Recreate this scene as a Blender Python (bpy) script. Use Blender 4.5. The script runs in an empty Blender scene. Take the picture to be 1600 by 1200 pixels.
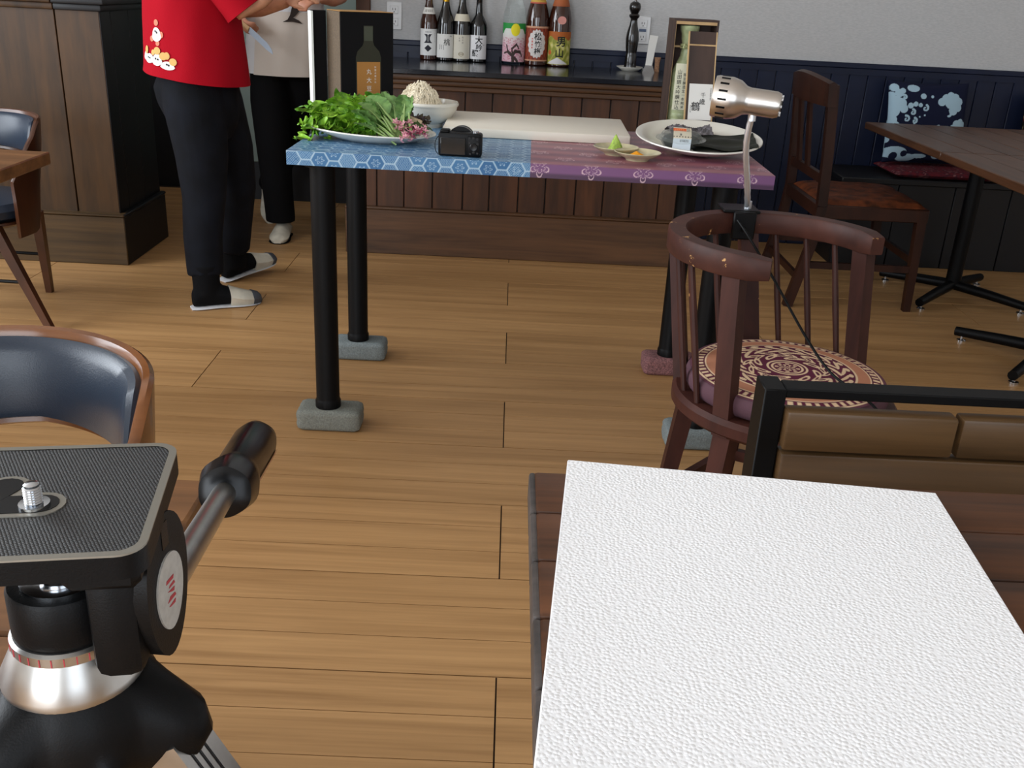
import bpy, bmesh, math, random
import numpy as np
from mathutils import Vector, Matrix

random.seed(7)
scene = bpy.context.scene
COL = scene.collection
PI = math.pi
R = math.radians

# ------------------------------------------------------------------ camera
CAM_H = 1.126
TH, YAW, ROLL, FPX = .3924, .0152, .0527, 1512.0
fwd = Vector((math.sin(YAW)*math.cos(TH), math.cos(YAW)*math.cos(TH), -math.sin(TH)))
rgt = Vector((math.cos(YAW), -math.sin(YAW), 0))
upv = rgt.cross(fwd)
r2 = rgt*math.cos(ROLL) + upv*math.sin(ROLL)
u2 = upv*math.cos(ROLL) - rgt*math.sin(ROLL)
cam = bpy.data.cameras.new('camera')
cam.sensor_width = 36.0
cam.lens = FPX/1600*36.0
cam.clip_start = .02
cam_o = bpy.data.objects.new('camera', cam)
COL.objects.link(cam_o)
mw = Matrix(((r2.x, u2.x, -fwd.x, 0), (r2.y, u2.y, -fwd.y, 0), (r2.z, u2.z, -fwd.z, CAM_H), (0, 0, 0, 1)))
cam_o.matrix_world = mw
scene.camera = cam_o

# ------------------------------------------------------------------ world, daylight, exposure
world = bpy.data.worlds.new('world')
scene.world = world
world.use_nodes = True
bg = world.node_tree.nodes['Background']
bg.inputs[0].default_value = (.72, .84, 1.0, 1)
bg.inputs[1].default_value = 1.2


def window_light(name, loc, rot, sx, sy, power, col):
    l = bpy.data.lights.new(name, 'AREA')
    l.shape = 'RECTANGLE'
    l.size, l.size_y = sx, sy
    l.energy = power
    l.color = col
    o = bpy.data.objects.new(name, l)
    o.location = loc
    o.rotation_euler = rot
    COL.objects.link(o)
    return o


DAY = (.90, .95, 1.0)
# daylight entering the windows of the front wall (behind the camera) and of the left wall
window_light('daylight_window_front_a', (-1.70, -2.55, 1.42), (R(90), 0, 0), 2.4, 2.6, 92, DAY)
window_light('daylight_window_front_b', (1.35, -2.55, 1.42), (R(90), 0, 0), 1.7, 2.6, 20, DAY)
window_light('daylight_window_left', (-3.55, 1.9, 1.80), (0, R(-90), 0), 1.8, 2.9, 112, DAY)

scene.view_settings.view_transform = 'Standard'
scene.view_settings.look = 'None'
scene.view_settings.exposure = 0.28
scene.view_settings.gamma = 1.0
scene.view_settings.use_curve_mapping = False


# ------------------------------------------------------------------ helpers
def lin(c):
    out = []
    for v in c[:3]:
        v = v/255.0
        out.append(v/12.92 if v <= .04045 else ((v+.055)/1.055)**2.4)
    return tuple(out)+(1.0,)


def rotz(a): return Matrix.Rotation(a, 4, 'Z')
def rotx(a): return Matrix.Rotation(a, 4, 'X')
def roty(a): return Matrix.Rotation(a, 4, 'Y')
def T(x, y, z): return Matrix.Translation((x, y, z))


class MB:
    """collects shapes and links them as ONE mesh object"""
    def __init__(s):
        s.v = []; s.f = []; s.m = []

    def add(s, vs, fs, mi=0, M=None):
        b = len(s.v)
        if M is not None:
            vs = [M @ Vector(p) for p in vs]
        s.v += [tuple(p) for p in vs]
        s.f += [tuple(i+b for i in f) for f in fs]
        s.m += [mi]*len(fs)
        return s

    def box(s, x0, x1, y0, y1, z0, z1, mi=0, M=None, bev=0, seg=1):
        if bev <= 0:
            vs = [(x0, y0, z0), (x1, y0, z0), (x1, y1, z0), (x0, y1, z0), (x0, y0, z1), (x1, y0, z1), (x1, y1, z1), (x0, y1, z1)]
            fs = [(3, 2, 1, 0), (4, 5, 6, 7), (0, 1, 5, 4), (1, 2, 6, 5), (2, 3, 7, 6), (3, 0, 4, 7)]
            return s.add(vs, fs, mi, M)
        bm = bmesh.new()
        bmesh.ops.create_cube(bm, size=1)
        for v in bm.verts:
            v.co = Vector(((x0+x1)/2+v.co.x*(x1-x0), (y0+y1)/2+v.co.y*(y1-y0), (z0+z1)/2+v.co.z*(z1-z0)))
        bmesh.ops.bevel(bm, geom=bm.edges[:], offset=bev, segments=seg, profile=.5, affect='EDGES')
        s.bm(bm, mi, M)
        return s

    def bm(s, bm, mi=0, M=None):
        bm.verts.index_update()
        s.add([v.co.copy() for v in bm.verts], [[v.index for v in f.verts] for f in bm.faces], mi, M)
        bm.free()
        return s

    def lathe(s, prof, n=24, mi=0, M=None, sx=1, sy=1):
        vs = []; fs = []; rows = []
        for (r, z) in prof:
            if r < 1e-6:
                rows.append([len(vs)]); vs.append((0, 0, z))
            else:
                rows.append(list(range(len(vs), len(vs)+n)))
                vs += [(r*sx*math.cos(2*PI*k/n), r*sy*math.sin(2*PI*k/n), z) for k in range(n)]
        for a, b in zip(rows, rows[1:]):
            for k in range(n):
                k2 = (k+1) % n
                if len(a) == 1 and len(b) == 1: continue
                if len(a) == 1: fs.append((a[0], b[k2], b[k]))
                elif len(b) == 1: fs.append((a[k], a[k2], b[0]))
                else: fs.append((a[k], a[k2], b[k2], b[k]))
        return s.add(vs, fs, mi, M)

    def cyl(s, p0, p1, r0, r1=None, n=16, mi=0, M=None):
        return s.tube([p0, p1], [r0, r0 if r1 is None else r1], n, mi, M)

    def tube(s, path, rad, n=10, mi=0, M=None, cap=True, flat=1.0, upv=None):
        P = [Vector(p) for p in path]
        if not isinstance(rad, (list, tuple)): rad = [rad]*len(P)
        rings = []
        t0 = (P[1]-P[0]).normalized()
        ref = Vector(upv) if upv else (Vector((0, 0, 1)) if abs(t0.z) < .9 else Vector((1, 0, 0)))
        nrm = (ref - t0*ref.dot(t0)).normalized()
        for i, p in enumerate(P):
            t = (P[min(i+1, len(P)-1)]-P[max(i-1, 0)])
            t = t.normalized() if t.length > 1e-9 else t0
            nrm = (nrm - t*nrm.dot(t)).normalized()
            bn = t.cross(nrm)
            rings.append([p + nrm*(rad[i]*flat*math.cos(2*PI*k/n)) + bn*(rad[i]*math.sin(2*PI*k/n)) for k in range(n)])
        return s.loft(rings, mi, M, cap)

    def bar(s, p0, p1, w, d, mi=0, M=None, w1=None, d1=None, ref=(0, 1, 0)):
        """square bar between two points; w across, d along ref"""
        P0, P1 = Vector(p0), Vector(p1)
        t = (P1-P0).normalized(); rf = Vector(ref)
        b = (rf - t*rf.dot(t)).normalized(); a = t.cross(b)
        w1 = w if w1 is None else w1; d1 = d if d1 is None else d1
        vs = []
        for p, ww, dd in ((P0, w, d), (P1, w1, d1)):
            vs += [p-a*ww/2-b*dd/2, p+a*ww/2-b*dd/2, p+a*ww/2+b*dd/2, p-a*ww/2+b*dd/2]
        return s.add(vs, [(3, 2, 1, 0), (4, 5, 6, 7), (0, 1, 5, 4), (1, 2, 6, 5), (2, 3, 7, 6), (3, 0, 4, 7)], mi, M)

    def loft(s, rings, mi=0, M=None, cap=True, closed=True):
        n = len(rings[0]); vs = [p for r in rings for p in r]; fs = []
        for i in range(len(rings)-1):
            for k in range(n if closed else n-1):
                k2 = (k+1) % n
                fs.append((i*n+k, i*n+k2, (i+1)*n+k2, (i+1)*n+k))
        if cap and closed:
            fs.append(tuple(reversed(range(n)))); fs.append(tuple(range((len(rings)-1)*n, len(rings)*n)))
        return s.add(vs, fs, mi, M)

    def prism(s, poly, z0, z1, mi=0, M=None):
        n = len(poly)
        vs = [(x, y, z0) for x, y in poly]+[(x, y, z1) for x, y in poly]
        fs = [tuple(reversed(range(n))), tuple(range(n, 2*n))]+[(k, (k+1) % n, n+(k+1) % n, n+k) for k in range(n)]
        return s.add(vs, fs, mi, M)

    def poly(s, pts, mi=0, M=None):
        return s.add(pts, [tuple(range(len(pts)))], mi, M)

    def grid(s, fn, nu, nv, mi=0, M=None):
        vs = [fn(i/(nu-1), j/(nv-1)) for j in range(nv) for i in range(nu)]
        fs = [(j*nu+i, j*nu+i+1, (j+1)*nu+i+1, (j+1)*nu+i) for j in range(nv-1) for i in range(nu-1)]
        return s.add(vs, fs, mi, M)

    def mesh(s, name, mats, sharp=38):
        me = bpy.data.meshes.new(name)
        me.from_pydata(s.v, [], s.f)
        for m in (mats if isinstance(mats, (list, tuple)) else [mats]): me.materials.append(m)
        me.polygons.foreach_set('material_index', s.m)
        me.validate()
        bm = bmesh.new(); bm.from_mesh(me)
        bmesh.ops.recalc_face_normals(bm, faces=bm.faces[:])
        bm.to_mesh(me); bm.free()
        if sharp:
            me.polygons.foreach_set('use_smooth', [True]*len(me.polygons))
            me.set_sharp_from_angle(angle=R(sharp))
        return me

    def build(s, name, mats, parent=None, loc=None, rz=0, sharp=38):
        return link(name, s.mesh(name, mats, sharp), parent, loc, rz)


def link(name, me, parent=None, loc=None, rz=0):
    o = bpy.data.objects.new(name, me)
    COL.objects.link(o)
    if parent: o.parent = parent
    if loc: o.location = loc
    if rz: o.rotation_euler = (0, 0, rz)
    return o


def tag(o, label=None, cat=None, group=None, kind=None):
    if label: o['label'] = label
    if cat: o['category'] = cat
    if group: o['group'] = group
    if kind: o['kind'] = kind
    return o


def thing(name, label, cat, loc=(0, 0, 0), rz=0, group=None):
    o = link(name, None, None, loc, rz)
    o.empty_display_size = .05
    return tag(o, label, cat, group)


def copy_tree(o, parent=None):
    c = o.copy(); COL.objects.link(c); c.parent = parent
    for ch in [x for x in o.children]: copy_tree(ch, c)
    return c


def painted(name, patches, parent=None, loc=None, rz=0, mat=None, mats=None):
    """patches: list of (fn_pos(u,v)->xyz arrays, nu, nv, fn_col(u,v)->rgb 0..255 arrays)"""
    V = []; F = []; C = []; b = 0
    for pos, nu, nv, colf in patches:
        U, W = np.meshgrid(np.linspace(0, 1, nu), np.linspace(0, 1, nv))
        U = U.ravel(); W = W.ravel()
        x, y, z = pos(U, W)
        V.append(np.stack([x+0*U, y+0*U, z+0*U], 1))
        c = np.clip(colf(U, W)/255.0, 0, 1)
        c = np.where(c <= .04045, c/12.92, ((c+.055)/1.055)**2.4)
        C.append(np.concatenate([c, np.ones((len(c), 1))], 1))
        j, i = np.meshgrid(np.arange(nv-1), np.arange(nu-1), indexing='ij')
        a = (j*nu+i).ravel()+b
        F.append(np.stack([a, a+1, a+nu+1, a+nu], 1))
        b += nu*nv
    V = np.concatenate(V); F = np.concatenate(F); C = np.concatenate(C)
    me = bpy.data.meshes.new(name)
    me.vertices.add(len(V)); me.vertices.foreach_set('co', V.astype(np.float32).ravel())
    me.loops.add(F.size); me.loops.foreach_set('vertex_index', F.astype(np.int32).ravel())
    me.polygons.add(len(F))
    me.polygons.foreach_set('loop_start', np.arange(0, F.size, 4, dtype=np.int32))
    me.update(calc_edges=True)
    at = me.color_attributes.new('col', 'FLOAT_COLOR', 'POINT')
    at.data.foreach_set('color', C.astype(np.float32).ravel())
    me.polygons.foreach_set('use_smooth', [True]*len(F))
    me.materials.append(mat or PRINT)
    return link(name, me, parent, loc, rz)


def smoothstep(a, b, x):
    t = np.clip((x-a)/(b-a), 0, 1)
    return t*t*(3-2*t)


def mix(a, b, t):
    a = np.asarray(a, float); b = np.asarray(b, float)
    t = np.asarray(t, float)[:, None]
    return a*(1-t)+b*t


# ---- lettering
_gl = {}


def glyph(ch, bold=0.0):
    key = (ch, bold)
    if key in _gl: return _gl[key]
    cu = bpy.data.curves.new('glyph', 'FONT')
    cu.body = ch; cu.size = 1.0; cu.offset = bold; cu.resolution_u = 3
    cu.align_x = 'CENTER'
    ob = bpy.data.objects.new('glyph', cu)
    COL.objects.link(ob)
    dg = bpy.context.evaluated_depsgraph_get()
    me = bpy.data.meshes.new_from_object(ob.evaluated_get(dg))
    vs = [v.co.copy() for v in me.vertices]; fs = [tuple(p.vertices) for p in me.polygons]
    bpy.data.objects.remove(ob); bpy.data.curves.remove(cu); bpy.data.meshes.remove(me)
    if vs:
        bm = bmesh.new()
        bv = [bm.verts.new(v) for v in vs]
        for f in fs:
            try: bm.faces.new([bv[i] for i in f])
            except ValueError: pass
        x0_, x1_ = min(v.x for v in vs), max(v.x for v in vs)
        k_ = x0_+.1
        while k_ < x1_:
            bmesh.ops.bisect_plane(bm, geom=bm.verts[:]+bm.edges[:]+bm.faces[:], plane_co=(k_, 0, 0), plane_no=(1, 0, 0)); k_ += .1
        bm.verts.index_update()
        vs = [v.co.copy() for v in bm.verts]; fs = [tuple(v.index for v in f.verts) for f in bm.faces]
        bm.free()
    if vs and len(ch) == 1:
        cx = (min(v.x for v in vs)+max(v.x for v in vs))/2; cy = (min(v.y for v in vs)+max(v.y for v in vs))/2
        vs = [Vector((v.x-cx, v.y-cy, 0)) for v in vs]
    _gl[key] = (vs, fs)
    return _gl[key]


def write(mb, items, place, mi=0, bold=0.0):
    """items: (text, u, v, size[, rot]) on a plane; place(u,v)->xyz"""
    for it in items:
        tx, u, v, sz = it[:4]
        a = it[4] if len(it) > 4 else 0
        vs, fs = glyph(tx, bold)
        ca, sa = math.cos(a), math.sin(a)
        mb.add([place(u+(p.x*ca-p.y*sa)*sz, v+(p.x*sa+p.y*ca)*sz) for p in vs], fs, mi)


def column(tx, u, v, sz, step=None):
    step = step or sz*1.02
    return [(c, u, v-i*step, sz) for i, c in enumerate(tx)]


# ------------------------------------------------------------------ materials
def new_mat(name):
    m = bpy.data.materials.new(name); m.use_nodes = True
    nt = m.node_tree
    return m, nt, nt.nodes['Principled BSDF']


def basic(name, c, rough=.5, metal=0, spec=.5, var=0, nscale=20, bump=0, bscale=200, coat=0, trans=0, ior=1.45, sss=0, alpha=1):
    m, nt, b = new_mat(name)
    b.inputs['Base Color'].default_value = lin(c)
    b.inputs['Roughness'].default_value = rough
    b.inputs['Metallic'].default_value = metal
    b.inputs['Specular IOR Level'].default_value = spec
    b.inputs['Coat Weight'].default_value = coat
    b.inputs['Coat Roughness'].default_value = .08
    b.inputs['Transmission Weight'].default_value = trans
    b.inputs['IOR'].default_value = ior
    b.inputs['Alpha'].default_value = alpha
    if var or bump:
        tc = nt.nodes.new('ShaderNodeTexCoord')
    if var:
        n = nt.nodes.new('ShaderNodeTexNoise'); n.inputs['Scale'].default_value = nscale; n.inputs['Detail'].default_value = 5
        nt.links.new(tc.outputs['Object'], n.inputs['Vector'])
        r = nt.nodes.new('ShaderNodeValToRGB')
        r.color_ramp.elements[0].position = .3; r.color_ramp.elements[1].position = .7
        r.color_ramp.elements[0].color = lin([max(0, v*(1-var)) for v in c])
        r.color_ramp.elements[1].color = lin([min(255, v*(1+var)) for v in c])
        nt.links.new(n.outputs['Fac'], r.inputs['Fac']); nt.links.new(r.outputs['Color'], b.inputs['Base Color'])
    if bump:
        n2 = nt.nodes.new('ShaderNodeTexNoise'); n2.inputs['Scale'].default_value = bscale; n2.inputs['Detail'].default_value = 3
        nt.links.new(tc.outputs['Object'], n2.inputs['Vector'])
        bp = nt.nodes.new('ShaderNodeBump'); bp.inputs['Strength'].default_value = bump; bp.inputs['Distance'].default_value = .002
        nt.links.new(n2.outputs['Fac'], bp.inputs['Height']); nt.links.new(bp.outputs['Normal'], b.inputs['Normal'])
    return m


def wood(name, dark, light, scale=(1.2, 22, 22), rough=.45, spec=.4, rnd=.12, coat=0, wave=0.5, wear=None, bump=.15, knots=0):
    """grain runs along the axis with the small scale; each object is offset and tinted by its random value"""
    m, nt, b = new_mat(name)
    L = nt.links.new; N = nt.nodes.new
    tc = N('ShaderNodeTexCoord'); oi = N('ShaderNodeObjectInfo')
    mp = N('ShaderNodeMapping'); mp.inputs['Scale'].default_value = scale
    add = N('ShaderNodeVectorMath'); add.operation = 'ADD'
    mul = N('ShaderNodeVectorMath'); mul.operation = 'SCALE'; mul.inputs['Scale'].default_value = 37
    cmb = N('ShaderNodeCombineXYZ')
    for k in range(3): L(oi.outputs['Random'], cmb.inputs[k])
    L(cmb.outputs[0], mul.inputs[0]); L(tc.outputs['Object'], mp.inputs['Vector'])
    L(mp.outputs[0], add.inputs[0]); L(mul.outputs[0], add.inputs[1])
    n1 = N('ShaderNodeTexNoise'); n1.inputs['Scale'].default_value = 1.0; n1.inputs['Detail'].default_value = 6; n1.inputs['Roughness'].default_value = .6
    n1.inputs['Distortion'].default_value = wave
    L(add.outputs[0], n1.inputs['Vector'])
    mp2 = N('ShaderNodeMapping'); mp2.inputs['Scale'].default_value = (scale[0]*2.5, scale[1]*7, scale[2]*7)
    L(tc.outputs['Object'], mp2.inputs['Vector'])
    n2 = N('ShaderNodeTexNoise'); n2.inputs['Scale'].default_value = 1.0; n2.inputs['Detail'].default_value = 3
    L(mp2.outputs[0], n2.inputs['Vector'])
    mx = N('ShaderNodeMath'); mx.operation = 'MULTIPLY_ADD'; mx.inputs[1].default_value = .35
    L(n2.outputs['Fac'], mx.inputs[0]); L(n1.outputs['Fac'], mx.inputs[2])
    rp = N('ShaderNodeValToRGB')
    rp.color_ramp.elements[0].position = .42; rp.color_ramp.elements[1].position = .86
    rp.color_ramp.elements[0].color = lin(dark); rp.color_ramp.elements[1].color = lin(light)
    L(mx.outputs[0], rp.inputs['Fac'])
    hs = N('ShaderNodeHueSaturation')
    mr = N('ShaderNodeMapRange'); mr.inputs['To Min'].default_value = 1-rnd; mr.inputs['To Max'].default_value = 1+rnd
    L(oi.outputs['Random'], mr.inputs['Value']); L(mr.outputs[0], hs.inputs['Value']); L(rp.outputs[0], hs.inputs['Color'])
    out = hs.outputs[0]
    if wear:
        nw = N('ShaderNodeTexNoise'); nw.inputs['Scale'].default_value = wear[1]; nw.inputs['Detail'].default_value = 6; nw.inputs['Roughness'].default_value = .65
        L(tc.outputs['Object'], nw.inputs['Vector'])
        rw = N('ShaderNodeValToRGB'); rw.color_ramp.elements[0].position = wear[2]; rw.color_ramp.elements[1].position = wear[2]+.03
        L(nw.outputs['Fac'], rw.inputs['Fac'])
        mm = N('ShaderNodeMix'); mm.data_type = 'RGBA'
        L(rw.outputs[0], mm.inputs['Factor']); L(out, mm.inputs['A']); mm.inputs['B'].default_value = lin(wear[0])
        out = mm.outputs['Result']
    L(out, b.inputs['Base Color'])
    b.inputs['Roughness'].default_value = rough
    b.inputs['Specular IOR Level'].default_value = spec
    b.inputs['Coat Weight'].default_value = coat; b.inputs['Coat Roughness'].default_value = .15
    if bump:
        bp = N('ShaderNodeBump'); bp.inputs['Strength'].default_value = bump; bp.inputs['Distance'].default_value = .001
        L(mx.outputs[0], bp.inputs['Height']); L(bp.outputs[0], b.inputs['Normal'])
    return m


def attr_mat(name, rough=.6, spec=.4, bump=0, bscale=600, coat=0):
    m, nt, b = new_mat(name)
    a = nt.nodes.new('ShaderNodeAttribute'); a.attribute_name = 'col'
    nt.links.new(a.outputs['Color'], b.inputs['Base Color'])
    b.inputs['Roughness'].default_value = rough; b.inputs['Specular IOR Level'].default_value = spec
    b.inputs['Coat Weight'].default_value = coat
    if bump:
        tc = nt.nodes.new('ShaderNodeTexCoord')
        n2 = nt.nodes.new('ShaderNodeTexNoise'); n2.inputs['Scale'].default_value = bscale
        nt.links.new(tc.outputs['Object'], n2.inputs['Vector'])
        bp = nt.nodes.new('ShaderNodeBump'); bp.inputs['Strength'].default_value = bump; bp.inputs['Distance'].default_value = .001
        nt.links.new(n2.outputs['Fac'], bp.inputs['Height']); nt.links.new(bp.outputs[0], b.inputs['Normal'])
    return m


def wallpaper():
    m, nt, b = new_mat('wallpaper')
    L = nt.links.new; N = nt.nodes.new
    tc = N('ShaderNodeTexCoord')
    mp = N('ShaderNodeMapping'); mp.inputs['Scale'].default_value = (60, 60, 260)
    L(tc.outputs['Object'], mp.inputs['Vector'])
    n = N('ShaderNodeTexNoise'); n.inputs['Scale'].default_value = 1; n.inputs['Detail'].default_value = 4
    L(mp.outputs[0], n.inputs['Vector'])
    rp = N('ShaderNodeValToRGB'); rp.color_ramp.elements[0].position = .3; rp.color_ramp.elements[1].position = .7
    rp.color_ramp.elements[0].color = lin((174, 174, 174)); rp.color_ramp.elements[1].color = lin((188, 187, 186))
    L(n.outputs['Fac'], rp.inputs['Fac']); L(rp.outputs[0], b.inputs['Base Color'])
    b.inputs['Roughness'].default_value = .85
    bp = N('ShaderNodeBump'); bp.inputs['Strength'].default_value = .25; bp.inputs['Distance'].default_value = .002
    L(n.outputs['Fac'], bp.inputs['Height']); L(bp.outputs[0], b.inputs['Normal'])
    return m


def foam_mat():
    m, nt, b = new_mat('styrofoam')
    L = nt.links.new; N = nt.nodes.new
    tc = N('ShaderNodeTexCoord')
    v = N('ShaderNodeTexVoronoi'); v.inputs['Scale'].default_value = 300
    L(tc.outputs['Object'], v.inputs['Vector'])
    mp = N('ShaderNodeMapRange'); mp.inputs['From Max'].default_value = .7
    L(v.outputs['Distance'], mp.inputs['Value'])
    bp = N('ShaderNodeBump'); bp.invert = True; bp.inputs['Strength'].default_value = .4; bp.inputs['Distance'].default_value = .0016
    L(mp.outputs[0], bp.inputs['Height']); L(bp.outputs[0], b.inputs['Normal'])
    b.inputs['Base Color'].default_value = lin((253, 253, 254))
    b.inputs['Roughness'].default_value = .5
    return m


PRINT = attr_mat('printed_surface', .55)
CLOTHPRINT = attr_mat('printed_cloth', .9, .15, .3, 900)
PAPERPRINT = attr_mat('printed_paper', .6, .3)
FLOORW = wood('floor_oak', (150, 111, 69), (188, 145, 96), (1.0, 20, 20), rough=.40, spec=.35, rnd=.05, wave=.8, bump=.04)
DARKGAP = basic('floor_gap', (46, 32, 22), .9)
NAVY = basic('navy_paint', (16, 24, 46), .42, spec=.35, var=.12, nscale=6)
NAVYDARK = basic('navy_black_paint', (9, 9, 13), .5, var=.15, nscale=5)
WALLP = wallpaper()
WHITE = basic('white_plaster', (214, 212, 208), .9)
BARWOOD = wood('bar_wood', (44, 24, 11), (86, 50, 25), (16, 16, 1.3), rough=.5, rnd=.16, wear=((120, 88, 62), 30, .72))
BARBASE = wood('bar_base_wood', (56, 36, 20), (98, 66, 40), (1.3, 16, 16), rough=.5, rnd=.08)
LCWOOD = wood('left_counter_wood', (40, 26, 9), (74, 48, 19), (16, 16, 1.3), rough=.5, rnd=.1, wear=((140, 108, 70), 40, .72))
LCBASE = wood('left_counter_base_wood', (46, 34, 18), (84, 62, 34), (1.3, 16, 16), rough=.5, rnd=.06)
BARTOP = basic('black_counter_top', (20, 23, 30), .16, spec=.5, var=.2, nscale=8)
BLACK = basic('black_steel', (8, 8, 9), .45, spec=.18)
BLACKP = basic('black_plastic', (10, 10, 11), .45, spec=.2, bump=.1, bscale=900)
BLACKS = basic('black_gloss_plastic', (10, 10, 12), .25, spec=.35)
CHROME = basic('chrome', (205, 208, 212), .16, metal=1)
ALU = basic('aluminium', (190, 188, 184), .3, metal=1, var=.04, nscale=60)
STONE = basic('grey_stone', (120, 122, 114), .9, var=.12, nscale=260, bump=.8, bscale=160)
STONEB = basic('blue_grey_stone', (118, 126, 126), .9, var=.12, nscale=260, bump=.8, bscale=160)
STONEP = basic('pink_stone', (122, 84, 84), .9, var=.3, nscale=220, bump=.8, bscale=160)
FOAM = foam_mat()
TABLEW = wood('brown_table_wood', (46, 27, 15), (96, 58, 33), (1.2, 20, 20), rough=.42, rnd=.16, wear=((128, 84, 52), 26, .74))
TABLEEND = wood('brown_table_end', (58, 54, 52), (92, 84, 80), (20, 20, 4), rough=.5, rnd=.1)
TABLEWY = wood('brown_table_wood_lengthwise', (56, 34, 21), (98, 64, 42), (20, 1.2, 20), rough=.4, rnd=.08)
LTABLE = wood('left_table_wood', (88, 58, 34), (136, 94, 58), (1.2, 18, 18), rough=.4, rnd=.06)
BENCHW = wood('bench_back_wood', (48, 34, 19), (92, 68, 42), (1.2, 18, 18), rough=.38, rnd=.1, wave=1.0)
BENCHEDGE = wood('bench_edge_wood', (96, 62, 34), (140, 96, 56), (1.2, 18, 18), rough=.4, rnd=.06)
REDCH = wood('reddish_chair_wood', (42, 20, 16), (70, 37, 29), (12, 12, 2), rough=.5, spec=.25, rnd=.05, wear=((176, 132, 84), 34, .715))
REDRAIL = wood('worn_rail_wood', (50, 27, 22), (78, 44, 35), (7, 7, 7), rough=.5, spec=.25, rnd=.03, wear=((196, 150, 96), 30, .66))
DKCH = wood('dark_chair_wood', (28, 14, 9), (56, 29, 18), (10, 10, 2), rough=.45, spec=.25, rnd=.05)
SEATL = basic('worn_red_brown_seat', (80, 40, 20), .6, spec=.2, var=.4, nscale=26)
BENT = wood('bent_plywood', (86, 48, 20), (138, 84, 40), (3, 3, 12), rough=.25, rnd=.04, coat=.3)
BENTD = wood('dark_bent_wood', (50, 27, 15), (84, 48, 28), (6, 6, 2), rough=.3, rnd=.04, coat=.2)
VINYL = basic('navy_vinyl', (34, 44, 58), .34, spec=.5, bump=.15, bscale=500)
CERAM = basic('white_ceramic', (226, 222, 210), .18, coat=.3)
CERAMG = basic('beige_dish_glaze', (186, 176, 142), .25, coat=.3, var=.1)
PLASTICW = basic('white_cutting_board_plastic', (226, 218, 202), .45)
LAMPM = basic('brushed_lamp_metal', (236, 230, 222), .3, metal=1)
NECKM = basic('gooseneck_metal', (232, 236, 242), .35, metal=1)
SKIN = basic('skin', (206, 150, 118), .5, var=.06, nscale=30)
SKIN2 = basic('skin_tan', (190, 130, 102), .5, var=.06, nscale=30)
REDC = basic('red_cotton', (160, 10, 28), .9, spec=.15, bump=.3, bscale=700)
JEANS = basic('black_denim', (13, 15, 21), .85, spec=.2, var=.3, nscale=14, bump=.3, bscale=600)
BLACKC = basic('black_cloth', (13, 13, 15), .9, spec=.15)
WHITEC = basic('white_cotton', (206, 206, 208), .9, spec=.15, bump=.2, bscale=500)
SHOEW = basic('white_slipper_canvas', (196, 190, 174), .8, var=.08)
SHOEG = basic('grey_toe_cap', (72, 76, 84), .7)
HAIR = basic('black_hair', (18, 15, 14), .45)
STEEL = basic('knife_steel', (176, 186, 200), .4, metal=.35)
PAPER = basic('white_paper', (222, 220, 214), .7)
INK = basic('black_ink', (16, 15, 17), .7)
INKR = basic('red_ink', (176, 60, 66), .7)
WHITEP = basic('white_plastic', (212, 212, 212), .35)
PALECAB = basic('pale_grey_green_panel', (118, 130, 122), .5)

WX0, WX1, WY0, WY1, CEIL = -3.6, 3.6, -2.6, 5.35, 3.0
WALL_Y = 4.72

# ------------------------------------------------------------------ floor
m = MB(); m.box(WX0-.1, WX1+.1, WY0-.1, WY1+.1, -.05, -.0032)
floor = tag(m.build('floor', DARKGAP), kind='structure', label='oak strip floor laid in wide boards')
BW, BL = .303, 1.818


def board_mesh(length, width=BW):
    g = .0015; sg = .0009
    m = MB()
    xs0, xs1 = g, length-g
    st = width/3
    for k in range(3):
        a = k*st+(g if k == 0 else sg); b = (k+1)*st-(g if k == 2 else sg)
        m.box(xs0, xs1, a, b, -.0032, 0)
    return m.mesh('floor_board', FLOORW, sharp=0)


_bd = {}
Yr0 = 3.797
rows = range(-5, 22)
for k in rows:
    y1 = Yr0-BW*k; y0 = y1-BW
    if y0 < WY0-.02 or y1 > WY1+.3: continue
    off = .0205 + (0 if k % 2 == 0 else BL/2)
    n0 = math.floor((WX0-off)/BL)
    x = off+n0*BL
    while x < WX1:
        a = max(x, WX0); b = min(x+BL, WX1)
        if b-a > .03:
            key = round(b-a, 3)
            if key not in _bd: _bd[key] = board_mesh(b-a)
            link('floor_board', _bd[key], floor, (a, y0, 0))
        x += BL

# ------------------------------------------------------------------ walls and ceiling
m = MB(); m.box(WX0, WX1, WY0, WY1+.3, CEIL, CEIL+.06)
tag(m.build('ceiling', WHITE), kind='structure')
m = MB()
m.box(-.66, WX1, WALL_Y, WALL_Y+.1, 0, CEIL)
wall_back = tag(m.build('wall_back', WALLP, sharp=0), kind='structure', label='off-white papered wall above navy wainscot')
pw = .0855
mp_ = MB(); mp_.box(.0012, pw-.0012, -.012, 0, 0, .842, bev=.003)
plank_me = mp_.mesh('wainscot_plank', NAVY)
x = -.66
while x+pw < WX1:
    link('wainscot_plank', plank_me, wall_back, (x, WALL_Y, 0)); x += pw
m = MB(); m.box(-.66, WX1, WALL_Y-.026, WALL_Y, .838, .862, bev=.004)
m.box(-.66, WX1, WALL_Y-.018, WALL_Y, .81, .838)
link('wainscot_rail', m.mesh('wainscot_rail', NAVY), wall_back)
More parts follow.
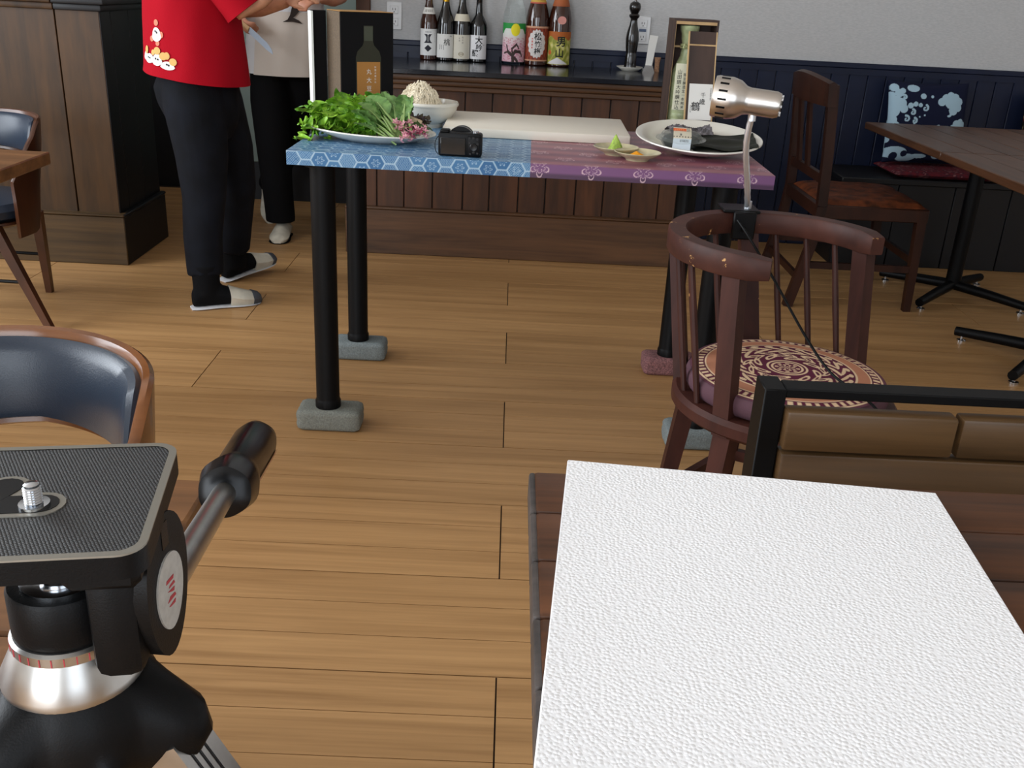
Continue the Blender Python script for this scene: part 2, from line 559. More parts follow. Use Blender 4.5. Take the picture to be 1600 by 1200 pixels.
# door lining where the wall ends beside the kitchen passage
m = MB(); m.box(-.725, -.66, WALL_Y-.02, WALL_Y+.14, 0, 2.1, bev=.004)
tag(m.build('trim_1', BARWOOD), kind='structure', label='brown wooden lining of the kitchen passage')
m = MB(); m.box(WX0, .3, WY1, WY1+.1, 0, CEIL)
tag(m.build('wall_kitchen', NAVYDARK), kind='structure')
m = MB()
wl = [(-1.05, 2.85)]
m.box(WX0-.1, WX0, WY0, WY1, 0, .86); m.box(WX0-.1, WX0, WY0, WY1, 2.74, CEIL)
m.box(WX0-.1, WX0, WY0, .4, .86, 2.74); m.box(WX0-.1, WX0, 3.4, WY1, .86, 2.74)
tag(m.build('wall_left', WHITE, sharp=0), kind='structure')
m = MB(); m.box(WX1, WX1+.1, WY0, WY1, 0, CEIL)
tag(m.build('wall_right', WHITE, sharp=0), kind='structure')
m = MB()
m.box(WX0, WX1, WY0-.1, WY0, 0, .1); m.box(WX0, WX1, WY0-.1, WY0, 2.74, CEIL)
for a, b in ((WX0, -2.92), (-.48, .48), (2.22, WX1)): m.box(a, b, WY0-.1, WY0, .1, 2.74)
tag(m.build('wall_front', WHITE, sharp=0), kind='structure')


def win_frame(name, pts, axis):
    m = MB()
    (a0, a1) = pts
    n = 3
    for k in range(n+1):
        a = a0+(a1-a0)*k/n
        if axis == 'x': m.box(a-.025, a+.025, WY0-.09, WY0-.03, .1, 2.74)
        else: m.box(WX0-.09, WX0-.03, a-.025, a+.025, .86, 2.74)
    for zz in ((.12 if axis == 'x' else .88), 2.72):
        if axis == 'x': m.box(a0, a1, WY0-.09, WY0-.03, zz-.02, zz+.02)
        else: m.box(WX0-.09, WX0-.03, a0, a1, zz-.0, zz+.02) if zz < 1 else m.box(WX0-.09, WX0-.03, a0, a1, 2.68, 2.74)
    tag(m.build(name, BLACK), kind='structure')


win_frame('window_1', (-2.92, -.48), 'x'); win_frame('window_2', (.48, 2.22), 'x'); win_frame('window_3', (.4, 3.4), 'y')


# ------------------------------------------------------------------ wall sockets
def socket(x, z, label, usb=False):
    t = thing('wall_socket', label, 'socket', (x, WALL_Y, z))
    m = MB(); m.box(-.035, .035, -.008, 0, -.06, .06, bev=.003)
    pl = m.build('cover_plate', WHITEP, t)
    for dz in ((.026, -.026) if not usb else (.028, -.03)):
        m = MB(); m.box(-.019, .019, -.011, -.007, dz-.018, dz+.018, bev=.003)
        ins = m.build('outlet', WHITEP, t)
        m = MB()
        for sx in (-.006, .006): m.box(sx-.0012, sx+.0012, -.0116, -.0108, dz-.002, dz+.007)
        m.cyl((0, -.0116, dz-.009), (0, -.0108, dz-.009), .0026, n=8)
        m.build('slot', INK, ins)
    if usb:
        m = MB(); m.box(-.016, .016, -.0116, -.0075, -.006, .006)
        m.build('switch', basic('socket_switch', (70, 84, 110), .4), t)


socket(-.553, .962, 'white double wall socket above the counter beside the black gift box')
socket(.583, .955, 'white wall socket behind the tall pepper mill', True)

# ------------------------------------------------------------------ bar counter
t = thing('bar_counter', 'low brown panelled counter with glossy black top and sake bottles on it', 'counter', (0, 4.17, 0))
bx0, bx1 = -.685, .768
m = MB(); m.box(bx0+.01, bx1-.01, .012, .535, 0, .70)
m.build('body', NAVYDARK, t)
xs = [bx0, -.5623, -.4456, -.3233, -.1927, -.0789, .0461, .1626, .2931, .4123, .5316, .6508, bx1]
for a, b in zip(xs, xs[1:]):
    m = MB(); m.box(a+.0022, b-.0022, 0, .014, .17, .705, bev=.0018)
    m.build('plank', BARWOOD, t)
m = MB(); m.box(bx0-.012, bx1+.006, -.022, .02, 0, .195, bev=.003); m.box(bx0-.014, bx1+.008, -.026, .02, .195, .207, bev=.004)
m.build('baseboard', BARBASE, t)
m = MB()
m.box(bx0-.01, bx1+.01, -.02, .02, .700, .722, bev=.004); m.box(bx0-.02, bx1+.02, -.038, .02, .722, .742, bev=.006, seg=2)
m.box(bx0-.03, bx1+.03, -.056, .02, .742, .765, bev=.007, seg=2)
m.build('moulding', BARBASE, t)
m = MB(); m.box(bx0-.035, bx1+.035, -.065, .535, .765, .785, bev=.002)
m.build('counter_top', BARTOP, t)
for sx in (bx1,):
    m = MB(); m.box(sx-.008, sx+.004, .02, .53, 0, .70)
    m.build('end_panel', NAVYDARK, t)

# ------------------------------------------------------------------ left counter
t = thing('panelled_counter', 'tall brown panelled counter with deep baseboard and dark painted end', 'counter', (-1.53, 3.80, 0))
m = MB(); m.box(-2.05, -.014, .014, .455, 0, 1.06)
m.build('body', NAVYDARK, t)
lx = [-2.05, -1.66, -1.27, -.88, -.49, -.165, 0]
for a, b in zip(lx, lx[1:]):
    m = MB(); m.box(a+.002, b-.002, 0, .015, .19, .96, bev=.0018)
    m.build('plank', LCWOOD, t)
ly = [.0, .10, .28, .46]
for a, b in zip(ly, ly[1:]):
    m = MB(); m.box(-.014, .001, a+.0015, b-.0015, .19, .96, bev=.0015)
    m.build('end_plank', NAVYDARK, t)
m = MB(); m.box(-2.05, .02, -.022, .016, 0, .195, bev=.003); m.box(-2.05, .022, -.026, .016, .195, .207, bev=.004)
m.build('baseboard', LCBASE, t)
m = MB(); m.box(.0, .021, -.02, .46, 0, .193, bev=.003); m.box(.0, .025, -.022, .462, .193, .206, bev=.004)
m.build('end_baseboard', NAVYDARK, t)
m = MB()
for k, (dz, e) in enumerate(((.955, .012), (.978, .028), (1.004, .046), (1.03, .06))):
    m.box(-2.05, -.165, -e, .02, dz, dz+.024, bev=.005, seg=2)
m.build('moulding', LCWOOD, t)
m = MB()
for k, (dz, e) in enumerate(((.955, .012), (.978, .028), (1.004, .046), (1.03, .06))):
    m.box(-.163, e, -e, .455, dz, dz+.024, bev=.005, seg=2)
m.build('end_moulding', NAVYDARK, t)
m = MB(); m.box(-2.06, .08, -.08, .48, 1.06, 1.085, bev=.003)
m.build('counter_top', BARTOP, t)

# pale cabinet in the kitchen passage
t = thing('kitchen_cabinet', 'pale grey-green cabinet in the dark passage behind the person in white', 'cabinet', (-1.05, 5.1, 0))
m = MB(); m.box(-.34, .34, .02, .24, 0, 1.5)
m.build('body', NAVYDARK, t)
for a, b in ((-.335, -.003), (.003, .335)):
    m = MB(); m.box(a, b, 0, .022, .20, 1.48, bev=.003)
    d = m.build('door', PALECAB, t)
    hx = b-.03 if a < -.1 else a+.03
    m = MB(); m.cyl((hx, -.016, .9), (hx, -.016, 1.02), .005, n=8); m.cyl((hx, -.016, .905), (hx, 0, .905), .004, n=6); m.cyl((hx, -.016, 1.015), (hx, 0, 1.015), .004, n=6)
    m.build('handle', CHROME, d)

# ------------------------------------------------------------------ patterned demonstration table
TT = .735            # table top height
TBX, TBY, TBR = .0515, 2.312, R(-1.0)   # middle of the front edge
t_demo = thing('demonstration_table', 'long black-legged table, half covered in blue and half in purple patterned paper', 'table', (TBX, TBY, 0), TBR)
HW, TD, TTH = .579, .645, .033


def hash2(a, b):
    return np.mod(np.sin(a*127.1+b*311.7)*43758.5453, 1.0)


def blue_col(x, y):
    s = .0222                        # hexagon circumradius
    q = (2/3*x)/s; rr = (-1/3*x+math.sqrt(3)/3*y)/s
    cx, cz = q, rr; cy = -cx-cz
    rx, ry, rz = np.round(cx), np.round(cy), np.round(cz)
    dx, dy, dz = abs(rx-cx), abs(ry-cy), abs(rz-cz)
    a = (dx > dy) & (dx > dz); b = (~a) & (dy > dz); c = ~(a | b)
    rx = np.where(a, -ry-rz, rx); rz = np.where(c, -rx-ry, rz)
    hx = s*1.5*rx; hy = s*math.sqrt(3)*(rz+rx/2)
    lx_, ly_ = x-hx, y-hy
    ap = s*math.sqrt(3)/2
    d = np.maximum(np.abs(ly_), np.maximum(np.abs(ly_*.5+lx_*math.sqrt(3)/2), np.abs(ly_*.5-lx_*math.sqrt(3)/2)))
    edge = smoothstep(ap-.0024, ap-.0012, d)
    h = hash2(rx, rz)
    base = mix((36, 92, 140), (66, 118, 160), hash2(rx+9, rz+4))
    stripes = (np.sin(lx_*1500+np.sin(ly_*900)*2) > .55)*(h < .38)
    dots = ((np.sin((lx_+ly_)*1100) > .1) & (np.sin((lx_-ly_)*1100) > .1))*((h > .38) & (h < .68))
    fl = (np.abs(np.sqrt(lx_**2+ly_**2)-.007-.003*np.cos(6*np.arctan2(ly_, lx_))) < .0011)*(h > .62)
    w = np.clip(edge+.8*stripes+.85*dots+.9*fl, 0, 1)*.68
    return mix(base, (206, 222, 230), w) if False else base*(1-w[:, None])+np.array((206, 220, 226))*w[:, None]


def purple_col(x, y):
    st = .5+.5*np.sin(y*75+np.sin(x*9)*.6)
    base = mix((118, 66, 86), (150, 88, 98), st)
    w = np.zeros_like(x)
    px, py = .123, .088
    for oy in (0, 1):
        r0 = np.round((y+.008-oy*py)/(2*py)); yy = y+.008-oy*py-r0*2*py
        r1 = np.round((x-.022-oy*px/2)/px); xx = x-.022-oy*px/2-r1*px
        rr = np.sqrt(xx**2+yy**2); th = np.arctan2(yy, xx)
        pet = .023*np.abs(np.cos(2.5*(th+PI/2)))**.6
        w = np.maximum(w, (np.abs(rr-pet) < .0016)*1.0*(rr < .026))
        w = np.maximum(w, (np.abs(rr-.6*pet) < .0009)*.8*(rr < .02))
        w = np.maximum(w, ((np.abs(yy-.013) < .0012) & (np.abs(xx) < .024))*.7*(np.sin(xx*1200) > 0))
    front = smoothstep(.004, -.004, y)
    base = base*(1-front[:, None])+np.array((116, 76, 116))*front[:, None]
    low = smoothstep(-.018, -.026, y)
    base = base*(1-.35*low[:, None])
    return base*(1-.85*w[:, None])+np.array((216, 186, 190))*.85*w[:, None]


def wrapped(name, x0, x1, colf):
    L_ = x1-x0; nx = int(L_/.0013)
    z1, z0 = TT, TT-TTH
    P = [
        (lambda u, v: (x0+u*L_, v*TD, z1), nx//1, 210, lambda u, v: colf(x0+u*L_, v*TD)),
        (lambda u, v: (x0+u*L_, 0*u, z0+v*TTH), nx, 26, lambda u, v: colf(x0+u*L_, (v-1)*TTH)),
        (lambda u, v: (x1-u*L_, TD+0*u, z0+v*TTH), 60, 3, lambda u, v: colf(x1-u*L_, TD+(1-v)*TTH)),
        (lambda u, v: (x0+u*L_, (1-v)*TD, z0), 3, 3, lambda u, v: colf(x0+u*L_, -.02+0*v)),
        (lambda u, v: (x1+0*u, u*TD, z0+v*TTH), 300, 20, lambda u, v: colf(x1+(1-v)*TTH, u*TD)),
        (lambda u, v: (x0+0*u, (1-u)*TD, z0+v*TTH), 300, 20, lambda u, v: colf(x0-(1-v)*TTH, (1-u)*TD)),
    ]
    return painted(name, P, t_demo, mat=TABLEPRINT)


TABLEPRINT = attr_mat('varnished_patterned_paper', .36, .5)
o = wrapped('blue_covering', -HW, 0, blue_col); o['label'] = 'blue hexagon patterned half'
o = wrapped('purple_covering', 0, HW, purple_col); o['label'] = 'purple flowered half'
Mi = (T(TBX, TBY, 0) @ rotz(TBR)).inverted()
LEGS = [(-.4525, 2.372), (-.452, 2.898), (.534, 2.89), (.53, 2.36)]
for lx_, ly_ in LEGS:
    q = Mi @ Vector((lx_, ly_, 0))
    m = MB()
    m.lathe([(0, .0575), (.0335, .0575), (.0335, .075), (.0315, .079), (.0305, .083), (.0305, TT-TTH-.008), (.042, TT-TTH-.008), (.042, TT-TTH), (0, TT-TTH)], 24, M=T(q.x, q.y, 0))
    m.build('leg', BLACK, t_demo)


def paving(loc, mat, label, w=.17, d=.095, h=.0575, rz=0):
    bm = bmesh.new(); bmesh.ops.create_cube(bm, size=1)
    for v in bm.verts: v.co = Vector((v.co.x*w, v.co.y*d, v.co.z*h+h/2))
    bmesh.ops.subdivide_edges(bm, edges=bm.edges[:], cuts=9, use_grid_fill=True)
    for v in bm.verts:
        # rounded, slightly uneven tumbled block
        c = v.co
        ex = max(0, abs(c.x)-(w/2-.016)); ey = max(0, abs(c.y)-(d/2-.016)); ez = max(0, abs(c.z-h/2)-(h/2-.014))
        k = math.sqrt(ex*ex+ey*ey+ez*ez)
        if k > .0155:
            f = .0155/k
            c.x -= math.copysign(ex*(1-f), c.x); c.y -= math.copysign(ey*(1-f), c.y)
            if c.z > h/2: c.z -= ez*(1-f)
            else: c.z += ez*(1-f)
        r_ = random.Random(hash((round(c.x, 4), round(c.y, 4), round(c.z, 4), loc[0])))
        if .004 < c.z < h-.004:
            c.x += r_.uniform(-.0012, .0012); c.y += r_.uniform(-.0012, .0012)
    m = MB(); m.bm(bm)
    return tag(m.build('paving_block', mat, None, (loc[0], loc[1], 0), rz, sharp=50), label, 'block', 'stone blocks under the table legs')


paving((-.447, 2.372), STONE, 'grey stone block under the near blue-side leg of the patterned table')
paving((-.447, 2.898), STONEB, 'blue-grey stone block under the far blue-side leg of the patterned table')
paving((.54, 2.888), STONEP, 'pinkish stone block under the far purple-side leg of the patterned table')
paving((.535, 2.36), STONEB, 'grey stone block behind the round-backed chair legs')

# ------------------------------------------------------------------ foreground table, foam sheet, bench
FT = .66
t = thing('plank_table', 'dark brown plank table under the white foam sheet', 'table', (.037, .894, 0))
FL, FD = 1.25, 7*.0835
for k in range(7):
    y1 = -.0835*k; y0 = y1-.0835
    m = MB(); m.box(0.004, FL, y0+.0008, y1-.0008, FT-.034, FT, bev=.004, seg=2)
    m.build('plank', TABLEW, t)
    m = MB(); m.box(-.001, .0065, y0+.001, y1-.001, FT-.033, FT-.001, bev=.003, seg=2)
    m.build('end_edge', TABLEEND, t)
m = MB(); m.box(.10, FL-.1, -FD+.06, -.06, FT-.06, FT-.034)
m.build('frame', BLACK, t)


def xbase(t, cx, cy, top, r=.3, mat=None):
    m = MB(); m.lathe([(0, .05), (.03, .05), (.03, top), (0, top)], 16, M=T(cx, cy, 0))
    m.box(cx-.14, cx+.14, cy-.14, cy+.14, top-.012, top)
    m.build('column', BLACK, t)
    for k in range(4):
        a = PI/4+k*PI/2
        c, s = math.cos(a), math.sin(a)
        m = MB(); m.tube([(cx, cy, .055), (cx+c*r*.5, cy+s*r*.5, .045), (cx+c*r, cy+s*r, .032)], [.022, .02, .017], 10)
        ft = m.build('foot', BLACK, t)
        m = MB(); m.lathe([(0, 0), (.016, 0), (.016, .006), (.006, .009), (.006, .024), (0, .024)], 12, M=T(cx+c*(r-.025), cy+s*(r-.025), 0))
        m.build('glide', CHROME, ft)


xbase(t, .62, -.30, FT-.058, .28)

fs = thing('foam_sheet', 'large white styrofoam sheet lying on the brown plank table', 'foam sheet', (.0745, .8875, FT), R(-5.6))
m = MB(); m.box(0, .368, -.60, 0, .0005, .018, bev=.0012)
o = m.build('sheet', FOAM, fs)

t = thing('slatted_bench', 'bench with black steel frame and brown board backrest behind the plank table', 'bench', (.322, 1.05, 0))
BT = .70
m = MB(); m.box(-.008, .018, .0, .045, 0, BT, bev=.0015)
m.build('post', BLACK, t)
m = MB(); m.box(.93, .956, .0, .045, 0, BT, bev=.0015)
m.build('post', BLACK, t)
m = MB(); m.box(.018, .93, .004, .034, BT-.012, BT, bev=.0015)
m.build('top_rail', BLACK, t)
m = MB(); m.box(.018, .93, .018, .04, .40, .43)
m.build('lower_rail', BLACK, t)
cuts = [(.019, .222), (.227, .46), (.465, .70), (.705, .929)]
for a, b in cuts:
    m = MB(); m.box(a, b, -.014, .012, .627, .678, bev=.004, seg=2)
    m.build('back_board', BENCHW, t)
for a, b in ((.019, .929),):
    m = MB(); m.box(a, b, -.014, .012, .545, .6235, bev=.004, seg=2)
    m.build('back_board', BENCHW, t)
    m = MB(); m.box(a, b, -.014, .012, .46, .541, bev=.004, seg=2)
    m.build('back_board', BENCHW, t)
for k in range(4):
    m = MB(); m.box(.0, .95, -.38+k*.095, -.38+k*.095+.09, .375, .40, bev=.004)
    m.build('seat_board', BENCHW, t)
for sx in (-.008, .93):
    m = MB(); m.box(sx, sx+.026, -.38, -.35, 0, .375, bev=.0015); m.box(sx, sx+.026, -.38, .02, .35, .375, bev=.0015)
    m.build('leg', BLACK, t)


# ------------------------------------------------------------------ tables with x-shaped feet on the right, table on the left
def slat_table(name, label, loc, w, d, top, mat, n, along='Y', group=None, base=None, th=.028):
    t = thing(name, label, 'table', loc, 0, group)
    for k in range(n):
        m = MB()
        if along == 'Y': m.box(k*w/n+.0008, (k+1)*w/n-.0008, 0, d, top-th, top, bev=.003)
        else: m.box(0, w, k*d/n+.0008, (k+1)*d/n-.0008, top-th, top, bev=.003)
        m.build('plank', mat, t)
    m = MB(); m.box(.08, w-.08, .08, d-.08, top-th-.02, top-th); m.build('frame', BLACK, t)
    bx, by = base or (w/2, d/2)
    xbase(t, bx, by, top-th-.018, .31)
    return t


slat_table('dining_table', 'brown plank table beside the bench with the wave cushion', (1.52, 3.475, 0), .72, .80, .65, TABLEWY, 6, base=(.355, .43), group='plank tables along the bench')
slat_table('dining_table', 'nearer brown plank table at the edge, cut off by the frame', (1.52, 2.70, 0), .72, .77, .65, TABLEWY, 6, base=(.36, .43), group='plank tables along the bench')
slat_table('dining_table', 'light brown table in front of the far black vinyl chair', (-1.98, 1.93, 0), .78, .635, .66, LTABLE, 1, 'X', th=.032)
slat_table('dining_table', 'brown plank table corner behind the tripod head', (-1.20, .27, 0), .91, .61, .64, LTABLE, 7, 'X', th=.032)

# ------------------------------------------------------------------ wall bench with cushions
t = thing('wall_bench', 'dark navy built-in bench along the wall on the right', 'bench', (1.50, 4.36, 0))
m = MB(); m.box(0, 2.05, .012, .34, 0, .375); m.build('body', NAVYDARK, t)
for k in range(8):
    m = MB(); m.box(k*.256+.002, (k+1)*.256-.002, 0, .014, .0, .375, bev=.002); m.build('front_panel', NAVYDARK, t)
m = MB(); m.box(-.01, 2.05, -.015, .34, .375, .40, bev=.004); m.build('seat_board', NAVYDARK, t)


def pillow(w, h, th, n=40, pinch=.12):
    """returns fn(u,v,side) giving a puffed square"""
    def f(u, v, side):
        a = 2*u-1; b = 2*v-1
        ed = np.clip((1-a**4)*(1-b**4), 0, 1)**.5
        sx = 1-pinch*(b*b)*(1-0)*.5*np.abs(a); 
        x = a*w/2*(1-pinch*.5*(1-b*b)*np.abs(a)**3); z = b*h/2*(1-pinch*.5*(1-a*a)*np.abs(b)**3)
        return x, side*th/2*ed, z
    return f


def spiral_wave_col(u, v):
    """navy cloth with pale cresting waves, drawn in cloth coordinates"""
    x = u; y = v
    w = np.zeros_like(x)

    def disc(cx, cy, r):
        return np.sqrt((x-cx)**2+(y-cy)**2)-r

    def curl(cx, cy, r, a0, turns=1.2, t=.018, ccw=1):
        d = np.full_like(x, 9.)
        for k in range(22):
            f = k/21
            a = a0+ccw*turns*2*PI*f
            rr = r*(1-f*.85)
            d = np.minimum(d, np.sqrt((x-cx-rr*math.cos(a))**2+(y-cy-rr*math.sin(a))**2)-t*(1-.5*f))
        return d
    body = np.full_like(x, 9.)
    # left foaming crest
    for cx, cy, r in ((.03, .62, .085), (.06, .72, .075), (.12, .70, .07), (.02, .50, .07), (.16, .64, .05), (.10, .83, .05), (.05, .90, .05), (.14, .86, .035),
                      (.24, .68, .035), (.30, .70, .03), (.0, .36, .05), (-.02, .28, .05), (.01, .80, .05), (.36, .69, .025)):
        body = np.minimum(body, disc(cx, cy, r))
    for cx, cy, r, a0, c in ((.42, .655, .04, 1.2, -1), (.27, .60, .035, 1.5, -1), (.20, .52, .04, 1.8, -1), (.30, .50, .035, 1.5, -1), (.16, .78, .03, 2, -1), (.08, .44, .035, 1.5, -1)):
        body = np.minimum(body, curl(cx, cy, r, a0, 1.0, .014, c))
    w = np.maximum(w, body < 0)
    # cloud-like crests on the right
    b2 = np.full_like(x, 9.)
    for cx, cy, r in ((.62, .74, .05), (.67, .79, .05), (.73, .82, .05), (.79, .80, .05), (.84, .75, .05), (.83, .68, .05), (.77, .64, .055), (.73, .73, .07)):
        b2 = np.minimum(b2, disc(cx, cy, r))
    b2 = np.where(disc(.665, .655, .032) < 0, 9., b2)
    b2 = np.minimum(b2, curl(.70, .58, .07, 1.1, .28, .02, -1))
    w = np.maximum(w, b2 < 0)
    b3 = np.full_like(x, 9.)
    for cx, cy, r in ((.79, .42, .055), (.83, .48, .05), (.89, .50, .05), (.95, .46, .06), (.97, .38, .06), (.96, .28, .06), (.95, .2, .06), (.86, .42, .06)):
        b3 = np.minimum(b3, disc(cx, cy, r))
    b3 = np.where(disc(.855, .345, .035) < 0, 9., b3)
    w = np.maximum(w, b3 < 0)
    for cx, cy, rx, ry in ((.27, .90, .075, .05), (.39, .80, .035, .035), (.50, .80, .018, .018), (.60, .44, .025, .025), (.53, .28, .055, .06), (.30, .47, .012, .012), (.36, .55, .01, .01),
                           (.42, .57, .012, .012), (.1, .12, .15, .07), (.25, .05, .12, .05), (.4, .07, .1, .03), (.62, .1, .06, .06)):
        w = np.maximum(w, ((x-cx)/rx)**2+((y-cy)/ry)**2 < 1)
    for cx, cy, r in ((.1, .07, .05), (.22, .1, .04)):
        w = np.where(disc(cx, cy, r) < 0, 0, w)
    red = (disc(.68, .37, .022) < 0)
    c = mix((20, 24, 46), (156, 182, 196), w*1.0)
    c[red] = (150, 30, 40)
    return c


def cushion_obj(name, w, h, th, colf, label, cat, loc, tilt, rz, nn=150, group=None):
    f = pillow(w, h, th)
    P = [(lambda u, v: f(u, v, -1), nn, nn, colf), (lambda u, v: f(1-u, v, 1), nn//3, nn//3, lambda u, v: colf(u, v))]
    o = painted(name, P, None, loc, 0, CLOTHPRINT)
    o.rotation_euler = (tilt, 0, rz)
    return tag(o, label, cat, group)


cushion_obj('wave_cushion', .38, .37, .11, spiral_wave_col, 'navy cushion with pale blue cresting waves leaning on the wall bench', 'cushion', (1.905, 4.585, .624), R(-14), R(3), 200)


def floral_col(u, v):
    a = np.sin(u*46)*np.sin(v*46); b = np.sin(u*31+2)*np.sin(v*37+1)
    c = mix((26, 20, 22), (190, 170, 120), (a > .55)*1.0)
    c[b > .7] = (150, 40, 50)
    return c


cushion_obj('flowered_cushion', .30, .34, .10, floral_col, 'dark flowered cushion at the picture edge behind the plank table', 'cushion', (2.505, 4.585, .60), R(-14), 0, 90)


def redmat_col(u, v):
    n = np.sin(u*60+np.sin(v*20)*3)*np.sin(v*50+np.sin(u*17)*3)
    c = mix((104, 34, 42), (70, 34, 44), smoothstep(-.3, .3, n))
    c[n > .8] = (150, 96, 96)
    return c


def mat_cushion(name, w, d, h, colf, loc, label):
    def top(u, v):
        a = 2*u-1; b = 2*v-1
        e = np.clip((1-a**8)*(1-b**8), 0, 1)**.5
        return a*w/2, b*d/2, .002+h/2+h/2*e
    def bot(u, v):
        a = 1-2*u; b = 2*v-1
        e = np.clip((1-a**8)*(1-b**8), 0, 1)**.5
        return a*w/2, b*d/2, .002+h/2-h/2*e
    o = painted(name, [(top, 90, 60, colf), (bot, 30, 20, colf)], None, loc, 0, CLOTHPRINT)
    return tag(o, label, 'cushion')


mat_cushion('seat_cushion', .50, .30, .035, redmat_col, (1.98, 4.515, .40), 'flat dark red patterned seat cushion under the wave cushion')

# ------------------------------------------------------------------ round-backed chair
RC = (.60, 1.88)
t = thing('round_back_chair', 'worn reddish-brown round-backed wooden chair with curved arm rail', 'chair', (RC[0], RC[1], 0))
SZ, SR, RZ, RR = .36, .232, .68, .212
RO = (-.035, .065)      # offset of the rail centre, the back leans
m = MB()
m.lathe([(0, SZ-.04), (SR-.012, SZ-.04), (SR, SZ-.03), (SR, SZ-.01), (SR-.008, SZ), (0, SZ)], 48)
m.build('seat', REDCH, t)
# arm rail: swept rounded rectangle
rings = []
a0, a1 = R(8), R(251)
for k in range(50):
    a = a0+(a1-a0)*k/49
    e = min(1, min(k, 49-k)/2.0)
    ww = .019*(.72+.28*e); hh = .023*(.8+.2*e)
    c = Vector((RO[0]+RR*math.cos(a), RO[1]+RR*math.sin(a), RZ-.023))
    rad = Vector((math.cos(a), math.sin(a), 0))
    ring = []
    for (sx, sz) in ((-1, -.86), (-.9, -1), (.9, -1), (1, -.86), (1, .82), (.86, 1), (-.86, 1), (-1, .82)):
        ring.append(c+rad*ww*sx+Vector((0, 0, hh*sz)))
    rings.append(ring)
m = MB(); m.loft(rings)
m.build('arm_rail', REDRAIL, t)


def rail_pt(a, z=RZ-.04): return Vector((RO[0]+RR*math.cos(R(a)), RO[1]+RR*math.sin(R(a)), z))
def seat_pt(a, r=SR-.03, z=SZ-.01): return Vector((r*math.cos(R(a)), r*math.sin(R(a)), z))


POSTS = [(20, 28), (95, 95), (163, 163), (233, 224)]
for ar, as_ in POSTS:
    p1, p0 = rail_pt(ar), seat_pt(as_, SR-.022)
    rad = Vector((math.cos(R(as_)), math.sin(R(as_)), 0))
    m = MB(); m.bar(p0-Vector((0, 0, .03)), p1, .036, .03, w1=.040, d1=.026, ref=rad)
    m.build('back_post', REDCH, t)
for aa in (42, 60, 78, 117, 140, 185, 203):
    p1, p0 = rail_pt(aa), seat_pt(aa, SR-.02)
    m = MB(); m.tube([p0, p0.lerp(p1, .5), p1], [.006, .0075, .006], 8)
    m.build('spindle', REDCH, t)
legs = []
for aa in (28, 130, 176, 224, 312):
    if aa == 130: continue
    rad = Vector((math.cos(R(aa)), math.sin(R(aa)), 0))
    p1 = rad*(SR-.035)+Vector((0, 0, SZ-.035)); p0 = rad*(SR+.005)
    m = MB(); m.bar(p0, p1, .030, .030, w1=.040, d1=.036, ref=rad)
    m.build('leg', REDCH, t); legs.append((p0, p1))
rad = Vector((math.cos(R(100)), math.sin(R(100)), 0))
m = MB(); p1 = rad*(SR-.035)+Vector((0, 0, SZ-.035)); p0 = rad*(SR+.005); m.bar(p0, p1, .030, .030, w1=.04, d1=.036, ref=rad); m.build('leg', REDCH, t); legs.insert(1, (p0, p1))
for i in range(5):
    a, b = legs[i], legs[(i+1) % 5]
    m = MB(); m.bar(a[0].lerp(a[1], .32), b[0].lerp(b[1], .32), .018, .026, ref=(0, 0, 1))
    m.build('stretcher', REDCH, t)


def mandala(u, v):
    """round printed cushion, v = radius 0..1, u = angle 0..1"""
    th = u*2*PI; r = v
    cream = np.array((226, 196, 160.)); plum = np.array((96, 42, 62.)); tan_ = np.array((186, 128, 100.))
    w = np.zeros_like(r)
    # centre medallion rings
    w = np.maximum(w, (np.abs(r-.20) < .012)*1.0); w = np.maximum(w, (np.abs(r-.155) < .010)*1.0)
    w = np.maximum(w, ((r < .13) & (np.sin(th*8)*np.sin(r*70) > .1))*.9)
    # leaves in four quarters: curling comma shapes
    for n, rc, rl, ph, sk in ((8, .31, .055, 0, 4.2), (12, .41, .05, .12, -4.0), (16, .50, .05, 0, 4.6), (20, .585, .045, .1, -4), (8, .36, .03, .42, 6), (24, .645, .025, .03, 0)):
        a = th+sk*(r-rc)+ph
        k = np.round(a*n/(2*PI)); da = a-k*2*PI/n
        d = (da*rc/(.52*PI*rc/n*1.1))**2+((r-rc)/rl)**2
        w = np.maximum(w, (d < 1)*1.0)
        w = np.where((d < .22) & (n < 13), 0, w)
    w = w*(r < .69)
    c = plum*(1-w[:, None])+cream*w[:, None]
    ring = (r > .69) & (r < .84)
    c[ring] = tan_
    for rc, t_ in ((.70, .012), (.84, .010), (.955, .010)):
        c[np.abs(r-rc) < t_] = cream
    b = (r > .855) & (r < .94)
    c[b] = plum
    c[b & (np.sin(th*64) > -.1) & (np.abs(r-.90) < .035)] = cream
    c[r > .97] = (92, 58, 70)
    c[(r > .97) & (r < 1.0)] = (104, 66, 78)
    return c


cr, ch = .207, .054
def c_top(u, v):
    r = v*cr*.965
    return r*np.cos(u*2*PI), r*np.sin(u*2*PI), ch*.82+ch*.18*(1-(v)**4)
def c_side(u, v):
    ph = (v-.5)*PI
    rr = cr*.93+cr*.07*np.cos(ph)
    return rr*np.cos(u*2*PI), rr*np.sin(u*2*PI), .001+ch*.41+ch*.41*np.sin(ph)
def c_bot(u, v):
    r = v*cr*.93
    return r*np.cos(-u*2*PI), r*np.sin(-u*2*PI), .001+0*u
CUSHM = attr_mat('printed_cushion_cloth', .92, .1, .35, 700)
o = painted('round_cushion', [(c_top, 420, 130, mandala), (c_side, 90, 16, lambda u, v: mix((80, 56, 64), (100, 74, 82), v)), (c_bot, 60, 4, lambda u, v: mix((88, 56, 70), (88, 56, 70), v))],
            None, (RC[0], RC[1], SZ), R(20), CUSHM)
tag(o, 'round plum and cream cushion with leaf medallion print on the wooden chair', 'cushion')

